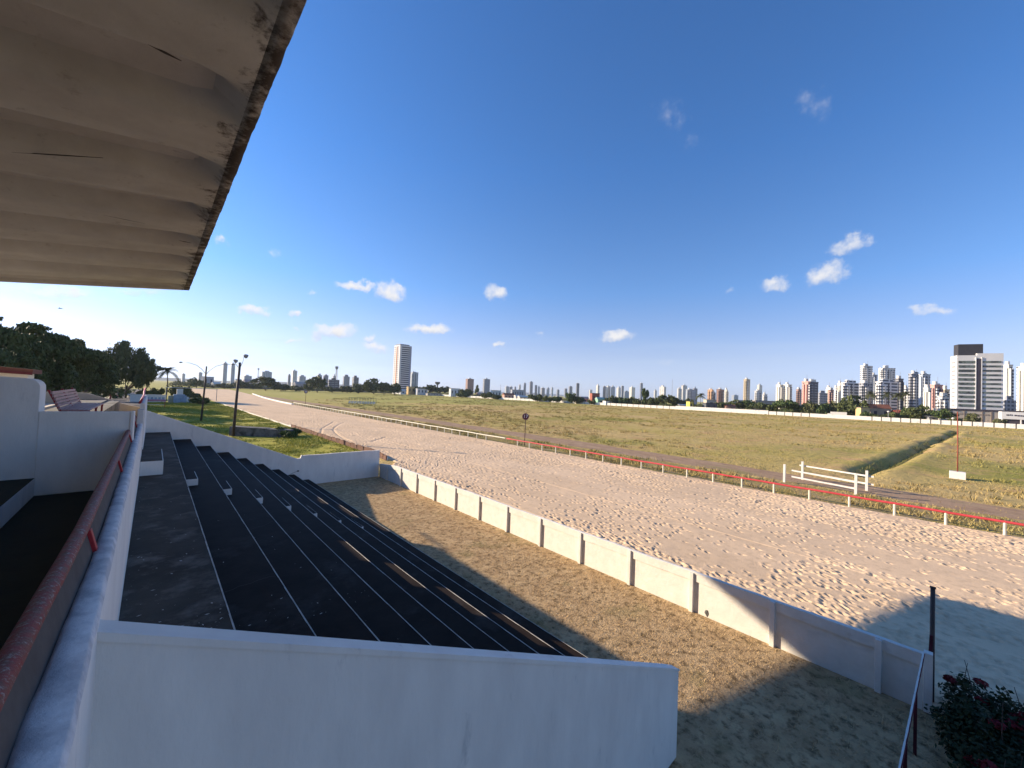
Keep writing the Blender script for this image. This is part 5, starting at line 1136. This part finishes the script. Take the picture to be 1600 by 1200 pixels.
hs_=[('white flat-roofed house left of the red-brown tower',704.5,719,607,620,flat('w1',(.7,.7,.68)),None,False),
 ('pale pink gabled house behind the panelled wall',747,757,613,600,flat('p1',(.6,.42,.36)),flat('p1r',(.5,.36,.3)),True),
 ('long low white house right of the pink gabled house',769,783,610,640,flat('w2',(.66,.66,.6)),None,False),
 ('salmon house with brown tiled roof left of the number 17 board',788,804,614,560,flat('s1',(.55,.33,.27)),TILE,True),
 ('low house with a pale roof just right of the salmon house',806,813,617,540,flat('w3',(.5,.5,.5)),WHITE_W,True),
 ('long white-roofed house above the number 17 board',812,828,618,520,flat('w4',(.55,.5,.42)),WHITE_W,True),
 ('wide grey-roofed house below the slim grey towers',800,818,609,760,flat('g4',(.36,.38,.42)),GREYMETAL,False),
 ('small brick-red house under the pair of joined blocks',872,879,620,520,flat('r1',(.36,.15,.1)),TILE,True),
 ('salmon pink house left of the mint green house',909,920,619.5,470,flat('p2',(.65,.28,.22)),flat('p2r',(.6,.35,.3)),True),
 ('brick-red building behind the mint green house',925,937,614.5,520,flat('r2',(.36,.12,.08)),None,False),
 ('mint green house behind the panelled wall',934,945,620.5,450,flat('m1',(.30,.52,.36)),flat('m1r',(.34,.5,.4)),True),
 ('low white house with arched openings right of the mint house',946,959,626.5,420,flat('w5',(.72,.72,.68)),None,False),
 ('small yellow kiosk behind the perimeter wall',1077.5,1083.5,627.5,400,flat('y1',(.62,.54,.12)),None,False),
 ('cream-walled low house beside the yellow kiosk',1062,1076,631,420,flat('c9',(.6,.58,.48)),WHITE_W,True),
 ('dark grey corrugated shed right of the large palm',1103,1121,630,400,flat('d1',(.10,.11,.12)),DARKMETAL,False),
 ('pale shed behind the dark corrugated one',1104,1119,624.5,440,flat('c2',(.5,.45,.36)),flat('c2r',(.4,.36,.3)),False),
 ('low grey-roofed house under the beige tower',1157,1163,625,430,flat('c3',(.42,.42,.4)),GREYMETAL,True),
 ('red-brown low house left of the beige tower\'s foot',1138,1150,632,410,flat('r5',(.33,.2,.16)),TILE,True),
 ('long roof strip house below the two-bay tower',1180,1212,626,430,flat('c4',(.42,.36,.3)),flat('c4r',(.5,.47,.42)),False),
 ('large brown tiled house below the curved-top towers',1360,1392,631,395,flat('c5',(.42,.33,.24)),TILE,True),
 ('small ochre and yellow house left of the large tiled one',1345,1359,637,385,flat('y2',(.62,.46,.22)),None,False),
 ('low house with bright red roof right of the palms',1400,1419,640,400,flat('c6',(.3,.26,.22)),flat('redroof',(.42,.12,.08)),True),
 ('low white house right of the red-roofed one',1447,1461,645,395,flat('w7',(.6,.6,.58)),WHITE_W,True),
 ('grey shop with pale canopy below the round green tree',1452,1466,651,385,flat('g7',(.3,.3,.3)),WHITE_W,False),
 ('pale low house on the far-left tree line',334,345,597,680,flat('f1',(.4,.4,.42)),WHITE_W,True),
 ('second pale low house on the far-left tree line, right of the floodlight pole',370,378,592,700,flat('f2',(.45,.42,.4)),WHITE_W,True),
 ('low grey shed behind the street lamp arm',318,334,588.5,760,flat('f3',(.4,.41,.45)),GREYMETAL,False),
 ('pink roofed low house right of the floodlight pole',383,400,593,720,flat('f4',(.4,.35,.34)),flat('f4r',(.42,.33,.32)),True),
 ('grey stand-like house left of the leafy tree',462,480,596,690,flat('f5',(.35,.33,.34)),flat('f5r',(.4,.38,.38)),True),
 ('white gable building below the big striped tower',626,634,608,655,flat('f6',(.6,.6,.6)),WHITE_W,True),
 ('ochre roofed building at the foot of the big striped tower',638,648,604,670,flat('f7',(.6,.42,.2)),None,False),
 ('white boxy building right of the striped tower\'s foot',652,668,607,660,flat('f8',(.6,.6,.6)),None,False),
 ('pale low hall behind the dark boundary wall',668,690,614.5,640,flat('f9',(.42,.41,.40)),None,False)]
for a in hs_: house(*a)
# vehicles behind the perimeter wall
make_car('long white van parked behind the wall below the black-striped tower',(.78,.78,.76),(*atd(1258,650,372)[:2],0),1.7,True,'parked_van','van','vehicles behind the perimeter wall')
make_car('second white van, right behind the first one',(.74,.74,.74),(*atd(1271,650,372)[:2],0),1.7,True,'parked_van','van','vehicles behind the perimeter wall')
t=thing('white_truck',(*atd(1309,652,376)[:2],0),'white box truck behind the wall, left of the dark round trees','truck',rz=1.75)
MB().box(-5,4.2,-1.2,1.2,.9,4.3).build('cargo_box',WHITE_W,t); MB().box(4.3,6,-1.1,1.1,.6,2.9).build('cab',WHITE,t); MB().box(5.2,6.02,-1.0,1.0,1.8,2.6).build('windscreen',GLASS,t)
for x in (-3.5,-2.4,5): 
    for y in (-1,1): MB().tube([(x,y-.15,.5),(x,y+.15,.5)],.5,12).build('wheel',TYRE,t)
make_car('white car in front of the showroom, left one',(.75,.75,.76),(*atd(1577,660,378)[:2],0),1.3,True,'parked_van','van','vehicles behind the perimeter wall')
make_car('white car in front of the showroom, right one',(.75,.72,.72),(*atd(1590,662,378)[:2],0),1.3,False,'parked_car','car','vehicles behind the perimeter wall')
make_car('dark car with bright roof below the hotel',(.1,.1,.11),(*atd(1508,661,372)[:2],0),1.6,False,'parked_car','car','vehicles behind the perimeter wall')

# masts and the water tower
def mast(label,px,yt,D,w=.5,lattice=False,head=0):
    c=atd(px,yt,D); h=float(c[2]); t=thing('radio_mast',(c[0],c[1],0),label,'mast','masts on the skyline')
    b=MB()
    if lattice:
        for a in range(3):
            q=a*2.094; b.tube([(w*2*math.cos(q),w*2*math.sin(q),0),(w*math.cos(q),w*math.sin(q),h)],w*.35,5)
        for k in range(14):
            z=h*k/14; b.tube([(w*1.5,0,z),(-w*.8,w*1.2,z+h/28),(-w*.8,-w*1.2,z+h/14)],w*.2,4)
    else: b.tube([(0,0,0),(0,0,h)],[w,w*.6],6)
    b.build('shaft',GREYMETAL,t)
    if head: MB().tube([(0,0,h-head*.9),(0,0,h)],[head*.45,head*.55],10).build('antenna_head',GREYMETAL,t)
mast('lattice radio mast with a crown of antennas above the dark warehouse',526.3,572.5,740,1.0,True,5)
mast('thin pale mast left of the squat blue-grey block',404,575.5,900,.7,True,3)
mast('thin tall mast rising alone right of the white slab',1050.7,592.3,900,.45)
mast('short thin mast on the central horizon',782.4,600.5,1200,.6)
c=atd(683.7,596.8,800); t=thing('water_tower',(c[0],c[1],0),'mushroom-shaped water tower right of the striped tower','water tower'); h=float(c[2])
MB().tube([(0,0,0),(0,0,h-6)],[1.6,1.3],12).build('shaft',CONC,t); MB().tube([(0,0,h-6),(0,0,h-3),(0,0,h)],[1.3,5,5.2],16).build('tank',CONC,t)
# lamp posts along the far wall
for px,yt,lb in ((1388,642,'white globe lamp post behind the wall near the tiled house'),(1489,652.5,'white globe lamp post behind the wall near the hotel'),(1252,645,'dark post with box standing at the perimeter wall')):
    c=atd(px,yt,362); t=thing('lamp_post',(c[0],c[1],0),lb,'lamp post'); MB().tube([(0,0,0),(0,0,float(c[2])-.6)],.16,6).build('post',GREYMETAL,t); MB().tube([(0,0,float(c[2])-1),(0,0,float(c[2])-.5),(0,0,float(c[2]))],[.3,.75,.3],8).build('globe',WHITE,t)

# distant low hills
b=[];Fq=[]
hx=np.linspace(-9000,9000,181)
V=[]
for x in hx:
    hh=18+38*vnoise(np.array([x]),np.array([0.]),900,90)[0]+18*vnoise(np.array([x]),np.array([0.]),260,91)[0]
    V+=[(x,6900,-2),(x,7000,hh),(x,7300,-2)]
for i in range(len(hx)-1):
    for q in (0,1): a=i*3+q; Fq.append((a,a+3,a+4,a+1))
struct(link('hills',npmesh('hills',V,Fq,True),mat('hill_green',(.06,.08,.05),(.09,.10,.07),scale=.004)))

# ---------------------------------------------------------------- trees beyond the wall
TREES=[ # px, ytop, half width px, dist, kind, leaf(0 dark,1 mid,2 olive), label
 (308,587,12,600,'bushy',0,'round dark tree behind the street lamp'),
 (330,600,14,640,'bushy',0,'low dark tree right of the lamp pole'),
 (352,598,14,620,'bushy',0,'low tree below the two slim grey towers'),
 (376,594,12,640,'round',0,'dark tree right of the floodlight pole'),
 (396,596,14,640,'bushy',0,'low dark tree left of the squat blue-grey block'),
 (416,589,19,560,'broad',0,'wide dark tree in front of the squat blue-grey block'),
 (440,597,16,560,'bushy',0,'low dark tree below the slim white tower'),
 (462,601,14,600,'bushy',0,'low dark shrubby tree right of the slim white tower'),
 (484,594,10,560,'round',1,'pale leafy small tree beside the tall leafy one'),
 (497,588,15,540,'round',0,'tall leafy tree left of the dark warehouse'),
 (520,602,14,600,'bushy',0,'low dark tree in front of the warehouse'),
 (543,600,14,610,'bushy',0,'low tree left of the dark banded block'),
 (561,598,14,600,'round',0,'dark tree in front of the dark banded block'),
 (585,592,17,570,'round',0,'tall dark tree left of the striped tower'),
 (601,598,12,570,'round',0,'dark tree between the tall one and the striped tower'),
 (617,599,13,570,'round',1,'mid green tree at the left foot of the striped tower'),
 (655,600,12,680,'bushy',0,'small dark tree right of the striped tower'),
 (675,602,16,680,'broad',0,'spreading dark tree below the water tower'),
 (697,604,13,700,'broad',0,'low spreading tree right of the water tower'),
 (728,603,12,600,'bushy',0,'dark round tree below the red-brown tower'),
 (722,611,12,540,'bushy',1,'low mid green tree in front of the dark round one'),
 (746,604,5,800,'tall',0,'small pointed tree between the two brown towers'),
 (763,611,13,540,'bushy',0,'dark tree between the pink gabled and the white house'),
 (776,614,8,500,'bushy',0,'small dark tree left of the salmon house'),
 (838,612,14,480,'bushy',0,'dark tree right of the number 17 board'),
 (857,616,10,450,'bushy',0,'small dark tree behind the panelled wall, right of that one'),
 (870,617,10,450,'bushy',1,'low mid green tree beside the brick-red house'),
 (892,612,10,440,'round',1,'bright-tipped tree below the flat-topped slate block'),
 (904,616,10,440,'bushy',0,'dark tree left of the salmon pink house'),
 (925,622,8,430,'bushy',0,'small dark tree between pink and mint houses'),
 (955,615,12,430,'bushy',0,'dark tree behind the arched white house'),
 (972,617,13,430,'bushy',1,'mid green tree below the central cluster'),
 (990,618,13,430,'bushy',0,'dark tree below the cream-sided tower'),
 (1008,608,9,430,'tall',1,'tall narrow tree right of the very thin tower'),
 (1020,616,12,430,'bushy',0,'dark tree at the foot of the tall narrow tree'),
 (1042,617,16,425,'broad',0,'wide dark tree below the white slab'),
 (1062,621,12,430,'bushy',2,'olive tree left of the yellow kiosk'),
 (1076,620,10,460,'bushy',0,'dark tree behind the yellow kiosk'),
 (1128,624,12,430,'bushy',0,'dark tree right of the dark corrugated shed'),
 (1150,625,13,430,'broad',0,'spreading dark tree left of the beige tower'),
 (1168,625,12,430,'broad',1,'flat-topped green tree below the beige tower'),
 (1188,629,14,420,'broad',0,'flat dark tree below the two-bay tower'),
 (1206,630,10,410,'bushy',0,'low dark tree left of the twin white towers'),
 (1228,624,17,400,'broad',1,'large mid green tree below the twin white towers'),
 (1246,629,12,400,'bushy',0,'dark tree right of the large mid green one'),
 (1266,622,14,400,'bushy',2,'purplish olive tree below the black-striped tower'),
 (1285,625,13,400,'bushy',1,'green tree left of the white truck'),
 (1304,623,12,405,'bushy',2,'olive tree behind the white truck'),
 (1335,619,21,400,'round',0,'large dark dome-shaped tree below the balconied tower'),
 (1318,636,10,392,'bushy',0,'small dark shrub tree at the left foot of the dome-shaped one'),
 (1355,640,9,380,'bushy',1,'leafy tree between the dome-shaped tree and the tiled house'),
 (1376,645,13,380,'bushy',0,'dark bushy tree in front of the large tiled house'),
 (1398,641,12,385,'bushy',0,'dark tree left of the bright red roof'),
 (1421,632,12,400,'bushy',1,'mid green tree right of the bright red roof'),
 (1436,634,17,390,'broad',0,'wide layered dark tree below the slate tower'),
 (1452,641,10,392,'bushy',0,'small dark tree right of the layered one'),
 (1476,639.5,14,380,'broad',1,'rounded bright green tree below the pink tower'),
 (1492,650,9,376,'bushy',0,'dark small tree at the hotel podium\'s left end'),
 (1518,646,11,378,'round',2,'olive dome-shaped tree in front of the podium'),
 (1562,650,8,374,'bushy',2,'thin olive tree left of the showroom'),
]
LV=[LEAF,LEAF2,LEAF3]
for i,(px,yt,hw,D,kd,lf,lb) in enumerate(TREES):
    c=atd(px,yt,D); dp=depth_of(c); tree('broadleaf_tree',(c[0],c[1],0),hw*dp/F*1.05,max(3.,float(c[2])),lb,kd,i%5,n=1700,size=.085,leaf=LV[lf],group='trees beyond the racecourse',trunkh=.10)
for i,(px,yt,rad,D,lb) in enumerate([(1095,616,6.0,405,'large full palm left of the dark corrugated shed'),(1361,613,5.5,400,'palm left of the banded block, beside the dome-shaped tree'),(1386,613.5,5.2,405,'palm with golden fronds in front of the banded block'),(1403,615,5,400,'left palm of the pair right of the banded block'),(1415,613.5,5.5,402,'right palm of the pair right of the banded block')]):
    c=atd(px,yt,D); palm((c[0],c[1],0),float(c[2])-1.2,rad,lb,'palms beyond the white wall',seed=20+i,n=26)
# continuous low scrub behind the houses, read as one mass
g=np.random.default_rng(31); cl=[]
for px in np.arange(268,1640,3.0):
    D=(740 if px<720 else 600 if px<900 else 520 if px<1200 else 470)+random.uniform(-30,60); c=atd(px,600,D); hh=random.uniform(2.5,5.5) if px>720 else random.uniform(4,8); cl.append((c[0],c[1],hh*.5,random.uniform(4,7),random.uniform(4,7),hh*.55))
for k in range(90): cl.append((random.uniform(-95,-9),random.uniform(150,330),1.4,random.uniform(3,6),random.uniform(3,6),random.uniform(1.5,3)))
tag(link('scrub_belt',leafcloud('scrub_belt',cl,42000,.8,91),LEAF),'unbroken belt of low dark scrub and hedges behind the far houses','scrub',kind='stuff')
# weeds at wall foot

# ---------------------------------------------------------------- air
hm=bpy.data.materials.new('haze_air'); hm.use_nodes=True; t=hm.node_tree; t.nodes.clear()
o_=N(t,'ShaderNodeOutputMaterial'); v_=N(t,'ShaderNodeVolumePrincipled'); v_.inputs['Color'].default_value=(.80,.88,1,1); v_.inputs['Density'].default_value=6.5e-5; v_.inputs['Anisotropy'].default_value=.2
t.links.new(v_.outputs[0],o_.inputs['Volume'])
tag(MB().box(-9600,9600,-9600,9600,-3,190).build('haze',hm),'thin pale haze over the whole racecourse and city','haze',kind='stuff')

# small things
p=at(1108,962,2,0); import bmesh
bm=bmesh.new(); bmesh.ops.create_icosphere(bm,subdivisions=2,radius=.17)
for v in bm.verts: v.co*=random.uniform(.8,1.15); v.co.z*=1.25
me=bpy.data.meshes.new('stone'); bm.to_mesh(me); bm.free(); o=link('stone',me,CONC,None,(float(p[0])-.05,float(p[1]),.14)); tag(o,'small dark stone lying on the dry grass at the foot of the panel wall','stone')
p=atd(94,482,75); o=thing('silhouette',p,'tiny dark bird gliding in the pale sky above the left trees','silhouette')  # small winged shape standing for a dark speck in the sky
MB().tube([(-.22,0,0),(-.1,0,.01),(.1,0,.01),(.26,0,0)],[.01,.05,.05,.01],6).build('body',DARKMETAL,o)
for sg in (-1,1): MB().hexa([(-.06,0,0),(.1,0,0),(.02,sg*.5,.05),(-.04,sg*.5,.05),(-.06,0,.015),(.1,0,.015),(.02,sg*.5,.058),(-.04,sg*.5,.058)]).build('wing',DARKMETAL,o)
